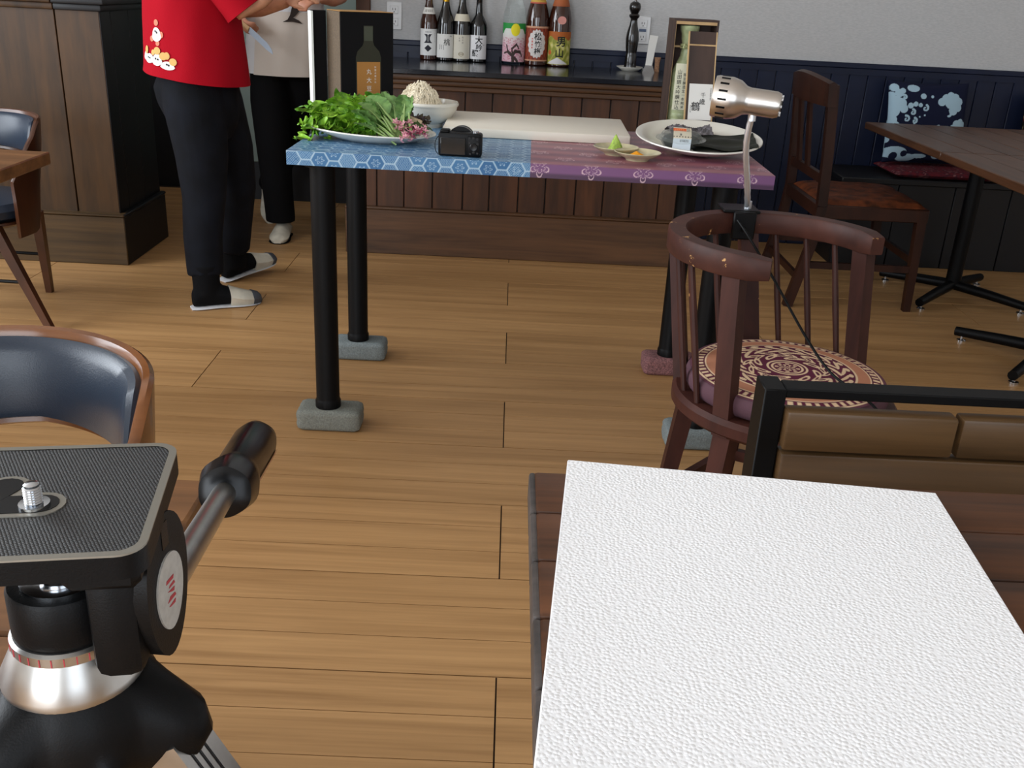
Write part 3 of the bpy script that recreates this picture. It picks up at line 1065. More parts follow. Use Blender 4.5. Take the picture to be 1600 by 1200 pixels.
# ------------------------------------------------------------------ clip lamp on the chair rail, with cord
ca = 101
cp = Vector((RC[0], RC[1], 0))+rail_pt(ca, RZ)
t = thing('clip_lamp', 'chrome gooseneck clip lamp clamped to the chair rail', 'lamp', tuple(cp))
tang = Vector((-math.sin(R(ca)), math.cos(R(ca)), 0))
m = MB()
m.box(-.046, .036, -.034, .040, .001, .008, bev=.002)
m.box(-.024, .026, -.045, -.032, -.055, .006, bev=.003)
m.box(-.020, .022, .026, .040, -.05, .004, bev=.003)
m.cyl((0, -.07, -.03), (0, -.04, -.03), .006, n=10)
m.build('clamp', BLACKP, t)
hd = Vector((.497, 2.10, .922))-cp
nk0 = Vector((.012, -.006, .006))
path = []
hp = hd+Vector((.010, 0, -.022))
for k in range(25):
    f = k/24
    q = nk0.lerp(hp, f)+Vector((.016*math.sin(f*PI*1.0)*-1*(1-f)+.006*math.sin(f*2*PI), 0, 0))
    path.append(q)
rads = []
for k in range(25): rads.append(.0072 if k % 2 else .0066)
m = MB(); m.tube(path, rads, 12)
m.cyl(nk0-Vector((0, 0, .006)), nk0+Vector((0, 0, .018)), .0085)
m.cyl(hp-Vector((.0, 0, .018)), hp+Vector((.0, 0, .006)), .0085)
m.build('gooseneck', NECKM, t)
hm = T(*hd) @ rotz(R(-16)) @ roty(R(90+4)) @ Matrix.Scale(1.14, 4)
# axis along local z -> +x; wide vented cup at -x, handle at +x
m = MB()
m.lathe([(.030, -.066), (.036, -.066), (.0375, -.060), (.0378, -.035), (.034, -.02), (.0255, -.008), (.024, 0), (.024, .047), (.021, .055), (.013, .058), (0, .058)], 36, M=hm)
sh = m.build('shade', LAMPM, t)
m = MB()
for k in range(16):
    a = 2*PI*k/16
    m.box(-.0018, .0018, .0371, .0385, -.056, -.040, M=hm @ rotz(a))
m.build('vent_slot', BLACK, sh)
m = MB()
for k in range(8):
    a = 2*PI*k/8
    m.cyl((.0165*math.cos(a), .0165*math.sin(a), .0565), (.0165*math.cos(a), .0165*math.sin(a), .0592), .0024, n=8, M=hm)
m.build('vent_hole', WHITEP, sh)
m = MB(); m.lathe([(0, .0576), (.011, .0576), (.011, .0595), (0, .0595)], 16, M=hm); m.build('end_cap', BLACK, sh)
m = MB(); m.lathe([(0, -.02), (.012, -.022), (.02, -.035), (.023, -.048), (.018, -.06), (0, -.066)], 20, M=hm)
m.build('bulb', WHITEP, t)
cordp = [Vector((.505, 2.09, .672)), Vector((.525, 2.05, .645)), Vector((.575, 1.98, .57)), Vector((.635, 1.90, .475)), Vector((.675, 1.835, .425)), Vector((.705, 1.76, .4155)), Vector((.72, 1.70, .4115)),
         Vector((.725, 1.66, .40)), Vector((.728, 1.61, .37)), Vector((.735, 1.57, .28)), Vector((.75, 1.5, .1)), Vector((.78, 1.45, .006)), Vector((1.0, 1.35, .005)), Vector((1.35, 1.4, .005))]


def spline(P, n=6):
    out = []
    for i in range(len(P)-1):
        a, b, c, d = P[max(i-1, 0)], P[i], P[i+1], P[min(i+2, len(P)-1)]
        for k in range(n):
            f = k/n
            out.append(.5*((2*b)+(c-a)*f+(2*a-5*b+4*c-d)*f*f+(3*b-a-3*c+d)*f**3))
    out.append(P[-1]); return out


m = MB(); m.tube([q-cp for q in spline(cordp)], .0028, 8)
m.build('cord', BLACK, t)


# ------------------------------------------------------------------ bent plywood armchairs with navy vinyl
def shell_profile(ph):
    """ph: -1..1 around the back; returns plan x,y, z top, z bottom"""
    s = abs(ph)
    a = ph*R(102)
    x = .215*math.sin(a); y = .205*math.cos(a)
    if s > .8: y -= (s-.8)*.30
    zt = .66-.012*s*s-.25*max(0, s-.62)**1.6*3.2
    zb = .525-.03*s-.12*max(0, s-.45)**1.3*2.4
    if s > .70: zb = min(zb, .46-min(1, (s-.70)/.14)*.17)
    return x, y, zt, min(zb, zt-.06)


def armchair(label, loc, rz, wood_m, fx=.265, fy=.20):
    t = thing('bentwood_armchair', label, 'chair', loc, rz, 'navy vinyl bentwood chairs')
    N = 48
    rings = []
    for k in range(N+1):
        ph = -1+2*k/N
        x, y, zt, zb = shell_profile(ph)
        n = Vector((x, y, 0)).normalized()
        tilt = .045
        def P(off, z):
            lean = (z-.45)*tilt/.2
            return Vector((x, y, z))+n*(off+lean*max(0, n.y))
        rings.append([P(.010, zb), P(.013, (zb+zt)/2), P(.010, zt-.004), P(.004, zt), P(-.004, zt-.002), P(-.006, zt-.008), P(-.004, (zb+zt)/2), P(-.006, zb), P(0, zb-.004)])
    m = MB(); m.loft(rings); m.build('back_shell', wood_m, t)
    rings = []
    for k in range(41):
        ph = -.80+1.6*k/40
        x, y, zt, zb = shell_profile(ph)
        n = Vector((x, y, 0)).normalized()
        e = max(.05, min(1, min(k, 40-k)/4.0))**.6
        zc = (zt+zb)/2; hh = (zt-zb)/2-.010
        ring = []
        for j in range(12):
            a = 2*PI*j/12
            dz = math.sin(a); dn = math.cos(a)
            z = zc+hh*(math.copysign(abs(dz)**.55, dz))*(.35+.65*e)
            lean = (z-.45)*.045/.2
            ring.append(Vector((x, y, z))+n*(-.013-.016*e*(math.copysign(abs(dn)**.8, dn))+lean*max(0, n.y)))
        rings.append(ring)
    m = MB(); m.loft(rings); m.build('back_pad', VINYL, t)
    m = MB(); m.lathe([(0, .335), (.18, .335), (.205, .35), (.21, .375), (.19, .395), (.1, .405), (0, .407)], 40, sy=.98)
    m.build('seat_pad', VINYL, t)
    m = MB(); m.lathe([(0, .318), (.19, .318), (.205, .328), (.20, .336), (0, .336)], 40, sy=.98)
    m.build('seat_frame', wood_m, t)
    lp = []
    for sx in (-1, 1):
        for sy in (-1, 1):
            p1 = Vector((sx*.15, sy*.13, .325)); p0 = Vector((sx*(fx if sy < 0 else min(fx, .12)), sy*fy, 0))
            m = MB(); m.bar(p0, p1, .022, .02, w1=.036, d1=.026, ref=(0, 1, 0)); m.build('leg', wood_m, t); lp.append((p0, p1))
    for a, b in ((0, 2), (1, 3)):
        m = MB(); m.tube([lp[a][0].lerp(lp[a][1], .48), lp[b][0].lerp(lp[b][1], .48)], .006, 8)
        m.build('stretcher', BLACK, t)
    for ch in t.children: ch.scale.z = .972
    return t


armchair('navy vinyl bentwood chair just behind the tripod', (-.665, 1.05, 0), R(-4), BENT, .13, .15)
armchair('navy vinyl bentwood chair farther away, behind the light brown table', (-1.785, 3.20, 0), R(-3), BENTD, .33, .20)

# ------------------------------------------------------------------ dark wooden side chair on the right
t = thing('wooden_side_chair', 'dark brown wooden side chair with worn red-brown seat, turned to the table', 'chair', (1.38, 3.89, 0))
X0, X1, Yn, Yf = -.19, .215, -.225, .225
for yy in (Yn, Yf):
    m = MB()
    prof = [(-.255, 0), (-.20, .25), (-.185, .40), (-.195, .60), (-.215, .84)]
    for a, b in zip(prof, prof[1:]):
        m.bar((a[0], yy, a[1]), (b[0], yy, b[1]+.001), .036, .030, ref=(0, 1, 0))
    m.build('back_post', DKCH, t)
    m = MB(); m.bar((X1+.005, yy*.98, 0), (X1-.012, yy*.98, .40), .028, .028, w1=.036, d1=.036); m.build('front_leg', DKCH, t)
    m = MB(); m.bar((-.222, yy, .17), (X1, yy, .17), .016, .026, ref=(0, 0, 1)); m.build('stretcher', DKCH, t)
m = MB(); m.bar((X1-.004, Yn, .2), (X1-.004, Yf, .2), .016, .026, ref=(0, 0, 1)); m.build('stretcher', DKCH, t)
m = MB(); m.bar((-.232, Yn, .12), (-.232, Yf, .12), .016, .026, ref=(0, 0, 1)); m.build('stretcher', DKCH, t)
rings = []
for k in range(13):
    f = k/12; yy = Yn-.022+(Yf-Yn+.044)*f
    bow = -.028*math.sin(f*PI); hz = .845+.02*math.sin(f*PI)
    rings.append([Vector((-.232+bow, yy, .765)), Vector((-.200+bow, yy, .765)), Vector((-.208+bow, yy, hz)), Vector((-.222+bow, yy, hz+.008)), Vector((-.238+bow, yy, hz))])
m = MB(); m.loft(rings); m.build('crest_rail', DKCH, t)
m = MB(); m.bar((-.192, Yn, .50), (-.192, Yf, .50), .02, .034, ref=(0, 0, 1)); m.build('lower_rail', DKCH, t)
for yy in (.0, .12):
    m = MB(); m.bar((-.195, yy, .51), (-.225, yy, .77), .04, .012, ref=(1, 0, 0)); m.build('back_slat', DKCH, t)
m = MB()
for yy in (Yn, Yf): m.box(X0, X1+.012, yy-.012, yy+.012, .355, .405, bev=.003)
m.box(X1-.012, X1+.016, Yn, Yf, .355, .405, bev=.003); m.box(X0-.012, X0+.012, Yn, Yf, .355, .405, bev=.003)
m.build('seat_frame', DKCH, t)
m = MB()
def seatfn(u, v):
    a, b = 2*u-1, 2*v-1
    e = max(0, (1-a**6)*(1-b**6))**.5
    return (X0+.012+(X1-X0-.004)*u, Yn+.006+(Yf-Yn-.012)*v, .405+.026*e+.003*math.sin(u*21)*math.sin(v*17)*e)
m.grid(seatfn, 26, 26)
m.box(X0+.014, X1+.006, Yn+.008, Yf-.008, .395, .4055)
m.build('seat', SEATL, t)

# ------------------------------------------------------------------ tripod
TX, TY = -.2235, .428
t = thing('camera_tripod', 'black and silver camera tripod with empty quick plate and pan handle', 'tripod', (TX, TY, 0))
Z0 = .780
m = MB()
rings = []
for z_, ra, rb in ((Z0-.075, .030, .012), (Z0-.066, .040, .024), (Z0-.050, .044, .028), (Z0-.034, .0445, .024), (Z0-.022, .042, .012), (Z0-.012, .0375, .002), (Z0-.010, .036, 0)):
    rings.append([Vector(((ra+rb*max(0, math.cos(3*a_))**1.5)*math.cos(a_), (ra+rb*max(0, math.cos(3*a_))**1.5)*math.sin(a_), z_)) for a_ in [2*PI*k/72 for k in range(72)]])
m.loft(rings)
m.build('shoulder', BLACKP, t)
m = MB(); m.lathe([(0, Z0-.012), (.0365, Z0-.012), (.0372, Z0-.006), (.0295, Z0+.010), (.0285, Z0+.012), (0, Z0+.012)], 48)
m.build('pan_disc', ALU, t)
m = MB(); m.lathe([(.0275, Z0+.0122), (.0292, Z0+.012), (.0292, Z0+.0175), (.0275, Z0+.019), (0, Z0+.019)], 48)
sc_ = m.build('scale_ring', ALU, t)
m = MB()
for k in range(30):
    a = 2*PI*k/30
    m.box(.0289, .0295, -.0003, .0003, Z0+.0125, Z0+.017, M=rotz(a))
m.build('scale_mark', INKR, sc_)
m = MB()
m.lathe([(0, Z0+.018), (.026, Z0+.018), (.0275, Z0+.022), (.0275, Z0+.045), (.0262, Z0+.0475), (0, Z0+.0475)], 40)
m.box(-.005, .055, -.014, .016, Z0+.021, Z0+.048, bev=.004, M=rotz(R(10)))
m.build('pan_body', BLACKP, t)
m = MB(); m.lathe([(0, Z0+.0475), (.0205, Z0+.0475), (.0205, Z0+.0487), (.0195, Z0+.0490), (.0105, Z0+.0490), (.009, Z0+.0505), (.0095, Z0+.053), (.0112, Z0+.0545), (.0112, Z0+.0565), (.0098, Z0+.0575), (0, Z0+.0575)], 32)
bb = m.build('lock_button', CHROME, t)
m = MB(); m.lathe([(0, Z0+.0576), (.0086, Z0+.0576), (.0078, Z0+.0584), (0, Z0+.0586)], 24); m.build('red_cap', basic('red_enamel', (170, 52, 56), .4), bb)
# head plate
PZ = .880
PM = T(-.007, .006, PZ) @ rotz(R(10))
px0, px1, py0, py1 = -.085, .0625, -.073, .042


def rrect(x0, x1, y0, y1, r, n=6):
    out = []
    for cx, cy, a in ((x1-r, y1-r, 0), (x0+r, y1-r, 90), (x0+r, y0+r, 180), (x1-r, y0+r, 270)):
        for k in range(n+1):
            b = R(a+90*k/n); out.append((cx+r*math.cos(b), cy+r*math.sin(b)))
    return out


outer = rrect(px0, px1, py0, py1, .013)
m = MB(); m.prism(outer, -.013, -.0008, M=PM); m.build('plate', BLACKP, t)
m = MB()
inn = rrect(px0+.004, px1-.004, py0+.004, py1-.004, .0095)
n_ = len(outer)
vs = [(x, y, .0002) for x, y in outer]+[(x, y, .0002) for x, y in inn]+[(x, y, -.0008) for x, y in outer]
fs_ = [(k, (k+1) % n_, n_+(k+1) % n_, n_+k) for k in range(n_)]+[(2*n_+k, 2*n_+(k+1) % n_, (k+1) % n_, k) for k in range(n_)]
m.add(vs, fs_, 0, PM); m.build('plate_rim', basic('worn_grey_metal', (150, 146, 136), .4, metal=.6), t)


def rubber_mat():
    m_, nt, b = new_mat('ribbed_rubber')
    L = nt.links.new; N = nt.nodes.new
    tc = N('ShaderNodeTexCoord'); mp = N('ShaderNodeMapping'); mp.inputs['Rotation'].default_value = (0, 0, R(11+45)); mp.inputs['Scale'].default_value = (640, 640, 0)
    L(tc.outputs['Object'], mp.inputs['Vector'])
    ck = N('ShaderNodeTexVoronoi'); ck.inputs['Scale'].default_value = 1; ck.inputs['Randomness'].default_value = .15
    L(mp.outputs[0], ck.inputs['Vector'])
    rp = N('ShaderNodeValToRGB'); rp.color_ramp.elements[0].color = lin((84, 84, 84)); rp.color_ramp.elements[1].color = lin((24, 24, 25))
    rp.color_ramp.elements[0].position = .1; rp.color_ramp.elements[1].position = .5
    L(ck.outputs['Distance'], rp.inputs['Fac']); L(rp.outputs[0], b.inputs['Base Color'])
    bp = N('ShaderNodeBump'); bp.invert = True; bp.inputs['Distance'].default_value = .001; bp.inputs['Strength'].default_value = .8
    L(ck.outputs['Distance'], bp.inputs['Height']); L(bp.outputs[0], b.inputs['Normal'])
    b.inputs['Roughness'].default_value = .55
    return m_


m = MB(); m.prism(rrect(px0+.0042, px1-.0042, py0+.0042, py1-.0042, .0093), -.0007, -.0001, M=PM); m.build('rubber_pad', rubber_mat(), t)
# slot with screw
def stad(x0, x1, y, r, n=8):
    return [(x1+r*math.cos(a), y+r*math.sin(a)) for a in [R(-90+180*k/n) for k in range(n+1)]]+[(x0+r*math.cos(a), y+r*math.sin(a)) for a in [R(90+180*k/n) for k in range(n+1)]]
PMB = PM
RIM2 = bpy.data.materials['worn_grey_metal']
m = MB(); m.prism(stad(-.022, .0065, -.023, .0115), -.0002, .0005, M=PM); m.build('slot_rim', RIM2, t)
m = MB(); m.prism(stad(-.024, .0065, -.023, .0085), .0003, .0008, M=PM); m.build('slot', BLACKS, t)
m = MB(); m.prism(stad(-.030, -.006, 0, .0115), -.0002, .00045, M=PM @ T(-.012, .001, 0) @ rotz(R(62))); m.build('slot_rim', RIM2, t)
m = MB(); m.prism(stad(-.036, -.006, 0, .0085), .0003, .00085, M=PM @ T(-.012, .001, 0) @ rotz(R(62))); m.build('slot', BLACKS, t)
prof = [(0, 0), (.0072, 0), (.0072, .0014), (.0036, .0016)]
for k in range(7): prof += [(.0043, .002+k*.0013), (.0036, .0026+k*.0013)]
prof += [(.0036, .0115), (.0028, .0122), (0, .0124)]
m = MB(); m.lathe(prof, 20, M=PM @ T(.004, -.0245, .0008)); m.build('mounting_screw', CHROME, t)
# tilt arm below the plate's right side, with printed dial
SM = PM
m = MB()
m.box(.020, .056, -.058, .036, -.030, -.012, M=PM, bev=.004)
m.box(.026, .052, -.048, .012, -.090, -.02, M=PM, bev=.008, seg=2)
m.build('tilt_block', BLACKP, t)
DM = PM @ T(.0600, -.022, -.047) @ rotz(R(-13)) @ roty(R(90)) @ Matrix.Diagonal((.88, .95, 1, 1))


def egg(n=36, a=.040, b=.0235):
    out = []
    for k in range(n):
        th = 2*PI*k/n
        x = a*math.cos(th); y = b*math.sin(th)*(1-.12*math.cos(th))
        out.append((x, y))
    return out


m = MB(); m.prism([(x+.004, y) for x, y in egg(a=.047, b=.027)], -.010, .002, M=DM); m.build('side_plate', BLACKP, t)
m = MB(); m.prism([(x*.62+.008, y*.72) for x, y in egg()], .002, .003, M=DM); dl = m.build('dial_sticker', basic('sticker_white', (186, 184, 178), .5, var=.05, nscale=200), t)
m = MB()
for k in range(5):
    m.prism([(-.002+k*.0042+.001*math.sin(k*2), -.005+.003*(k % 2)), (.000+k*.0042, -.006+.003*(k % 3)), (.0012+k*.0042, .003+.002*(k % 2)), (-.001+k*.0042, .004)], .003, .0033, M=DM)
m.build('dial_print', INKR, dl)
m = MB(); m.box(-.038, -.022, -.004, .004, .0018, .0024, M=DM); m.build('groove', BLACKS, t)
# left flange under the plate
m = MB(); m.box(-.085, -.058, -.045, .030, -.055, -.012, M=PM, bev=.004); m.build('side_flange', BLACKP, t)
# pan handle
h0 = Vector((-.005, -.02, 0)); 
OT = Vector((TX, TY, 0))
hA = Vector((-.184, .487, .7965))-OT; hB = Vector((-.2295, .838, .709))-OT
d = (hB-hA).normalized()
hs_ = hA.lerp(hB, .47)
m = MB(); m.tube([hA-d*.07, hs_+d*.01], .0088, 18); hdl = m.build('handle_rod', ALU, t)
L_ = (hB-hs_).length
rings = []
ref = Vector((0, 0, 1)); n1 = (ref-d*ref.dot(d)).normalized(); n2 = d.cross(n1)
for f, rr in ((-.02, .012), (0, .020), (.12, .0235), (.22, .0215), (.3, .0188), (.6, .0196), (.9, .0205), (.97, .0195), (1.0, .016)):
    c = hs_+d*(L_*f)
    rings.append([c+n1*(rr*(1+.018*math.cos(6*a))*math.cos(a))+n2*(rr*(1+.018*math.cos(6*a))*math.sin(a)) for a in [2*PI*k/36 for k in range(36)]])
m = MB(); m.loft(rings); gp = m.build('grip', BLACKS, t)
m = MB()
rings = []
for f, rr in ((.3, .0200), (.6, .0207), (.93, .0215)):
    c = hs_+d*(L_*f)
    rings.append([c+n1*(rr*math.cos(a))+n2*(rr*math.sin(a)) for a in [R(106), R(110), R(114), R(118)]])
m.loft(rings, closed=False, cap=False); m.build('red_stripe', basic('red_stripe', (140, 14, 40), .3), gp)
# legs
for k in range(3):
    a = R(120*k)
    Mk = rotz(a)
    p1 = Vector((.048, 0, Z0-.052)); p0 = Vector((.42, 0, 0.012))
    m = MB(); m.bar(p1.lerp(p0, .0), p1.lerp(p0, .62), .036, .018, M=Mk, ref=(1, 0, 0)); lg = m.build('leg', ALU, t)
    m = MB(); m.bar(p1.lerp(p0, .60), p0, .021, .012, M=Mk, ref=(1, 0, 0)); m.build('lower_leg', ALU, t)
    m = MB()
    nr = (p0-p1).normalized().cross(Vector((0, 1, 0))).normalized()
    if nr.x < 0: nr = -nr
    for yy in (-.009, -.002, .005):
        a_, b_ = p1.lerp(p0, .0)+nr*.0092+Vector((0, yy, 0)), p1.lerp(p0, .6)+nr*.0092+Vector((0, yy, 0))
        m.bar(a_, b_, .0016, .0006, M=Mk, ref=nr)
    m.build('leg_groove', BLACKS, lg)
    m = MB(); m.bar(p1.lerp(p0, .57), p1.lerp(p0, .64), .034, .022, M=Mk, ref=(1, 0, 0)); m.build('leg_lock', BLACKP, t)
    m = MB(); m.lathe([(0, 0), (.016, 0), (.018, .006), (.014, .02), (0, .024)], 16, M=Mk @ T(.422, 0, 0)); m.build('rubber_foot', BLACKP, t)
m = MB(); m.cyl((0, 0, .30), (0, 0, Z0-.06), .013); m.build('centre_column', ALU, t)
m = MB(); m.cyl((.033, -.034, Z0-.062), (.040, -.050, Z0-.062), .010, .008); m.build('lock_knob', CHROME, t)

# ------------------------------------------------------------------ things on the patterned table
def bent_leaf(length, width, frill, lobes, bend, seed, nu=26, nv=11, cup=.25, tip=1.0):
    """leaf along +y with ruffled, lobed margin and a bent midrib"""
    rd = random.Random(seed)
    ph = [rd.uniform(0, 6.28) for _ in range(6)]
    def fn(u, v):
        a = 2*v-1
        w = width*(math.sin(PI*min(1, (u**.8)*.90+.05))**.6)*tip
        w *= 1+.13*lobes*math.sin(u*17+ph[0]+(1.3 if a > 0 else 0))
        e = abs(a)**1.5
        x = a*w/2*(1+.10*lobes*e*math.sin(u*39+ph[4]))
        z = frill*e*(math.sin(u*19+ph[1]+a*2)+.7*math.sin(u*41+ph[2]-a*3))+cup*abs(a)*w*.4
        th = bend*u
        yy = length*(math.sin(th)/bend if abs(bend) > 1e-4 else u)+frill*.4*e*math.sin(u*47+ph[5]+a*4)
        zz = length*((1-math.cos(th))/bend if abs(bend) > 1e-4 else 0)
        x += frill*.45*e*math.sin(u*33+ph[3])
        return (x, yy-z*math.sin(th), -zz+z*math.cos(th))
    m = MB(); m.grid(lambda p, q: fn(q, p), nv, nu)
    return m


def leafmat(name, a, b, rough=.45):
    m = basic(name, a, rough, var=0)
    nt = m.node_tree; bs = nt.nodes['Principled BSDF']
    tc = nt.nodes.new('ShaderNodeTexCoord'); n = nt.nodes.new('ShaderNodeTexNoise'); n.inputs['Scale'].default_value = 45; n.inputs['Detail'].default_value = 5
    oi = nt.nodes.new('ShaderNodeObjectInfo')
    nt.links.new(tc.outputs['Object'], n.inputs['Vector'])
    ad = nt.nodes.new('ShaderNodeMath'); ad.operation = 'MULTIPLY_ADD'; ad.inputs[1].default_value = .3
    nt.links.new(oi.outputs['Random'], ad.inputs[0]); nt.links.new(n.outputs['Fac'], ad.inputs[2])
    r = nt.nodes.new('ShaderNodeValToRGB'); r.color_ramp.elements[0].position = .42; r.color_ramp.elements[1].position = .85
    r.color_ramp.elements[0].color = lin(a); r.color_ramp.elements[1].color = lin(b)
    nt.links.new(ad.outputs[0], r.inputs['Fac']); nt.links.new(r.outputs[0], bs.inputs['Base Color'])
    return m


GREENF = leafmat('frilly_green_leaf', (58, 118, 22), (140, 186, 52))
GREENL = leafmat('flat_green_leaf', (62, 104, 44), (118, 152, 84))
REDL = leafmat('dark_red_leaf', (46, 20, 30), (70, 62, 40))
STEMM = basic('pale_green_stem', (150, 178, 108), .4)
PINK = basic('pink_petal', (214, 150, 160), .5, var=.2, nscale=120)
PINKD = basic('dark_pink_petal', (150, 62, 84), .5, var=.2, nscale=120)


def place(o, loc, eul):
    o.location = loc; o.rotation_euler = eul
    return o


def oval_plate(name, label, loc, rx, ry, rim, tilt=0, roll=0):
    t = thing(name, label, 'plate', loc)
    t.rotation_euler = (tilt, roll, 0)
    m = MB()
    m.lathe([(0, .001), (.55, .001), (.60, .004), (.62, .004), (.74, .010), (.98, rim-.003), (1.0, rim-.001), (.995, rim+.002), (.97, rim+.002), (.74, .0155), (.62, .0085), (0, .0075)], 72, M=Matrix.Diagonal((rx, ry, 1, 1)))
    m.build('dish', CERAM, t)
    return t


oval_plate('oval_plate', 'white oval plate heaped with leafy greens beside the black box', (-.353, 2.545, TT), .162, .125, .027, 0, R(2.2))
gp_ = Vector((-.353, 2.545, TT))
rg = random.Random(3)
# frilly lettuce on the left and at the back of the plate
fmeshes = [bent_leaf(.115, .105, .014, 1.0, b_, s_, 44, 19).mesh('frilly_lettuce_leaf', GREENF, sharp=0) for b_, s_ in ((.9, 1), (1.3, 2), (.5, 3), (1.6, 4), (.2, 5))]
for me in fmeshes: me.polygons.foreach_set('use_smooth', [True]*len(me.polygons))
FR = [  # dx, dy, dz, pitch, roll, heading, scale
    (-.02, .03, .018, 58, 0, 10, .95), (-.06, .035, .02, 60, 10, 40, .95), (-.09, .02, .022, 50, -10, 70, .9), (-.10, -.01, .022, 30, 0, 95, .95), (-.085, -.035, .020, 18, 10, 120, .8),
    (.02, .045, .020, 62, -8, -10, .9), (.05, .05, .02, 58, 12, -30, .8), (-.04, .01, .028, 70, 20, 25, .85), (-.07, .0, .030, 62, -15, 60, .85), (-.01, .0, .03, 72, 10, -15, .8),
    (-.05, -.02, .030, 48, 0, 85, .8), (-.03, .05, .022, 66, -25, 50, .9), (-.11, .03, .026, 34, 15, 80, .9), (.0, .06, .022, 54, 0, 0, .85), (-.075, .05, .024, 56, 12, 30, .9),
    (-.02, -.045, .020, 20, 0, 90, .55), (-.055, -.045, .020, 20, 8, 70, .6), (.01, -.05, .020, 18, -6, 75, .7), (.03, -.02, .024, 34, 0, 40, .75),
    (-.12, .0, .030, 8, 0, 98, .62), (-.115, -.015, .022, -8, 10, 112, .72), (-.11, .012, .05, 24, -10, 84, .62), (-.02, .02, .045, 55, 30, 70, .7), (-.06, .02, .05, 50, -20, -20, .7)]
for k, (dx, dy, dz, pi_, ro, hg, sc) in enumerate(FR):
    o = link('frilly_lettuce_leaf', fmeshes[k % 5])
    place(o, gp_+Vector((dx, dy, dz)), (R(pi_), R(ro), R(hg))); o.scale = (sc, sc, sc)
    tag(o, 'bright green frilly lettuce leaf on the oval plate', 'lettuce leaf', 'frilly lettuce leaves heaped on the oval plate')
# flat leaves with pale stems, fanned from the front right
for k in range(17):
    f = k/16
    ang = R(74+118*f+rg.uniform(-6, 6))
    t = thing('flat_leaf', 'flat grey-green leaf with pale stem in the middle of the oval plate', 'leaf', (0, 0, 0), 0, 'flat stemmed leaves fanned out on the oval plate')
    Ln = rg.uniform(.062, .088)
    m = bent_leaf(Ln, rg.uniform(.038, .052), .002, .15, rg.uniform(.1, .7), 40+k, 18, 9, cup=.5)
    m.build('blade', GREENL, t)
    m = MB(); m.tube([(0, -.055, .002), (0, -.02, .003), (0, .0, .001), (0, Ln*.5, .0015)], [.0042, .0038, .003, .0012], 6, flat=.6)
    m.build('stem', STEMM, t)
    root = gp_+Vector((.078, -.082, .022))
    dirv = Vector((math.cos(ang), math.sin(ang), 0))
    pos = root+dirv*.056+Vector((0, 0, .010+.026*rg.random()+.022*(1-f)))
    place(t, pos, (R(rg.uniform(22, 40)+26*(1-f)), R(rg.uniform(-35, 35)), ang-PI/2))
# dark red frilly leaves at the back right
for k in range(5):
    o = link('red_lettuce_leaf', bent_leaf(.055, .05, .009, 1.2, .8, 70+k, 30, 13).mesh('red_lettuce_leaf', REDL, sharp=0))
    o.data.polygons.foreach_set('use_smooth', [True]*len(o.data.polygons))
    place(o, gp_+Vector((.072+.012*k, .035-.006*k, .024)), (R(66), R(rg.uniform(-20, 20)), R(rg.uniform(-30, 30))))
    tag(o, 'dark red frilly lettuce leaf between the greens and the white bowl', 'lettuce leaf', 'dark red leaves on the oval plate')
# small green leaf and a pale slice on the right of the plate
o = bent_leaf(.070, .036, .003, .6, .5, 91).build('serrated_leaf', leafmat('shiso_leaf', (34, 66, 24), (78, 112, 44)))
place(o, gp_+Vector((.088, -.02, .044)), (R(4), R(14), R(-78))); tag(o, 'small dark green serrated leaf near the pink flowers', 'leaf')
m = MB(); m.box(-.022, .022, -.006, .006, 0, .013, bev=.003)
o = m.build('pale_slice', basic('pale_root_slice', (222, 196, 160), .5), None); place(o, gp_+Vector((.103, .012, .047)), (R(10), R(16), R(-12)))
tag(o, 'pale beige vegetable slice above the dark green leaf', 'vegetable slice')
# pink flower sprigs
for k, (dx, dy, dz, n) in enumerate(((.083, -.066, .044, 16), (.100, -.100, .026, 18), (.128, -.066, .034, 16))):
    t = thing('flower_sprig', ('pale pink flower sprig on the plate beside the flat leaf stems', 'pink flower sprig hanging over the rim of the oval plate', 'pink flower sprig at the end of the oval plate nearest the camera')[k], 'flowers', tuple(gp_+Vector((dx, dy, dz))), 0, 'pink flower sprigs on the oval plate')
    m = MB(); m.tube([(0, 0, 0), (.008, -.004, .002), (.02, .004, .0)], .0015, 6); m.build('stem', STEMM, t)
    for q in range(n):
        m = MB(); c = Vector((rg.uniform(-.018, .022), rg.uniform(-.014, .012), rg.uniform(-.012, .016)))
        tz = Matrix.Rotation(rg.uniform(-1, 1), 3, 'X') @ Matrix.Rotation(rg.uniform(-.8, .8), 3, 'Y')
        for w in range(5):
            a = 2*PI*w/5
            m.add([c, c+tz @ Vector((math.cos(a-.5)*.006, math.sin(a-.5)*.006, .002)), c+tz @ Vector((math.cos(a)*.0098, math.sin(a)*.0098, .004)), c+tz @ Vector((math.cos(a+.5)*.006, math.sin(a+.5)*.006, .002))], [(0, 1, 2, 3)])
        m.build('petal', PINK if q % 4 else PINKD, t)

# white bowl with shredded radish
bc = Vector((-.238, 2.85, TT))
t = thing('serving_bowl', 'white footed bowl filled with shredded radish', 'bowl', tuple(bc))
m = MB(); m.lathe([(0, .006), (.036, .006), (.036, 0), (.042, 0), (.044, .010), (.066, .024), (.082, .048), (.0855, .062), (.0875, .066), (.086, .070), (.082, .070), (.077, .052), (.062, .030), (.04, .017), (0, .014)], 56)
m.build('bowl_body', CERAM, t)
m = MB(); m.lathe([(.0872, .060), (.0885, .062), (.0885, .066), (.0872, .068)], 56); m.build('rim_band', CERAM, t)


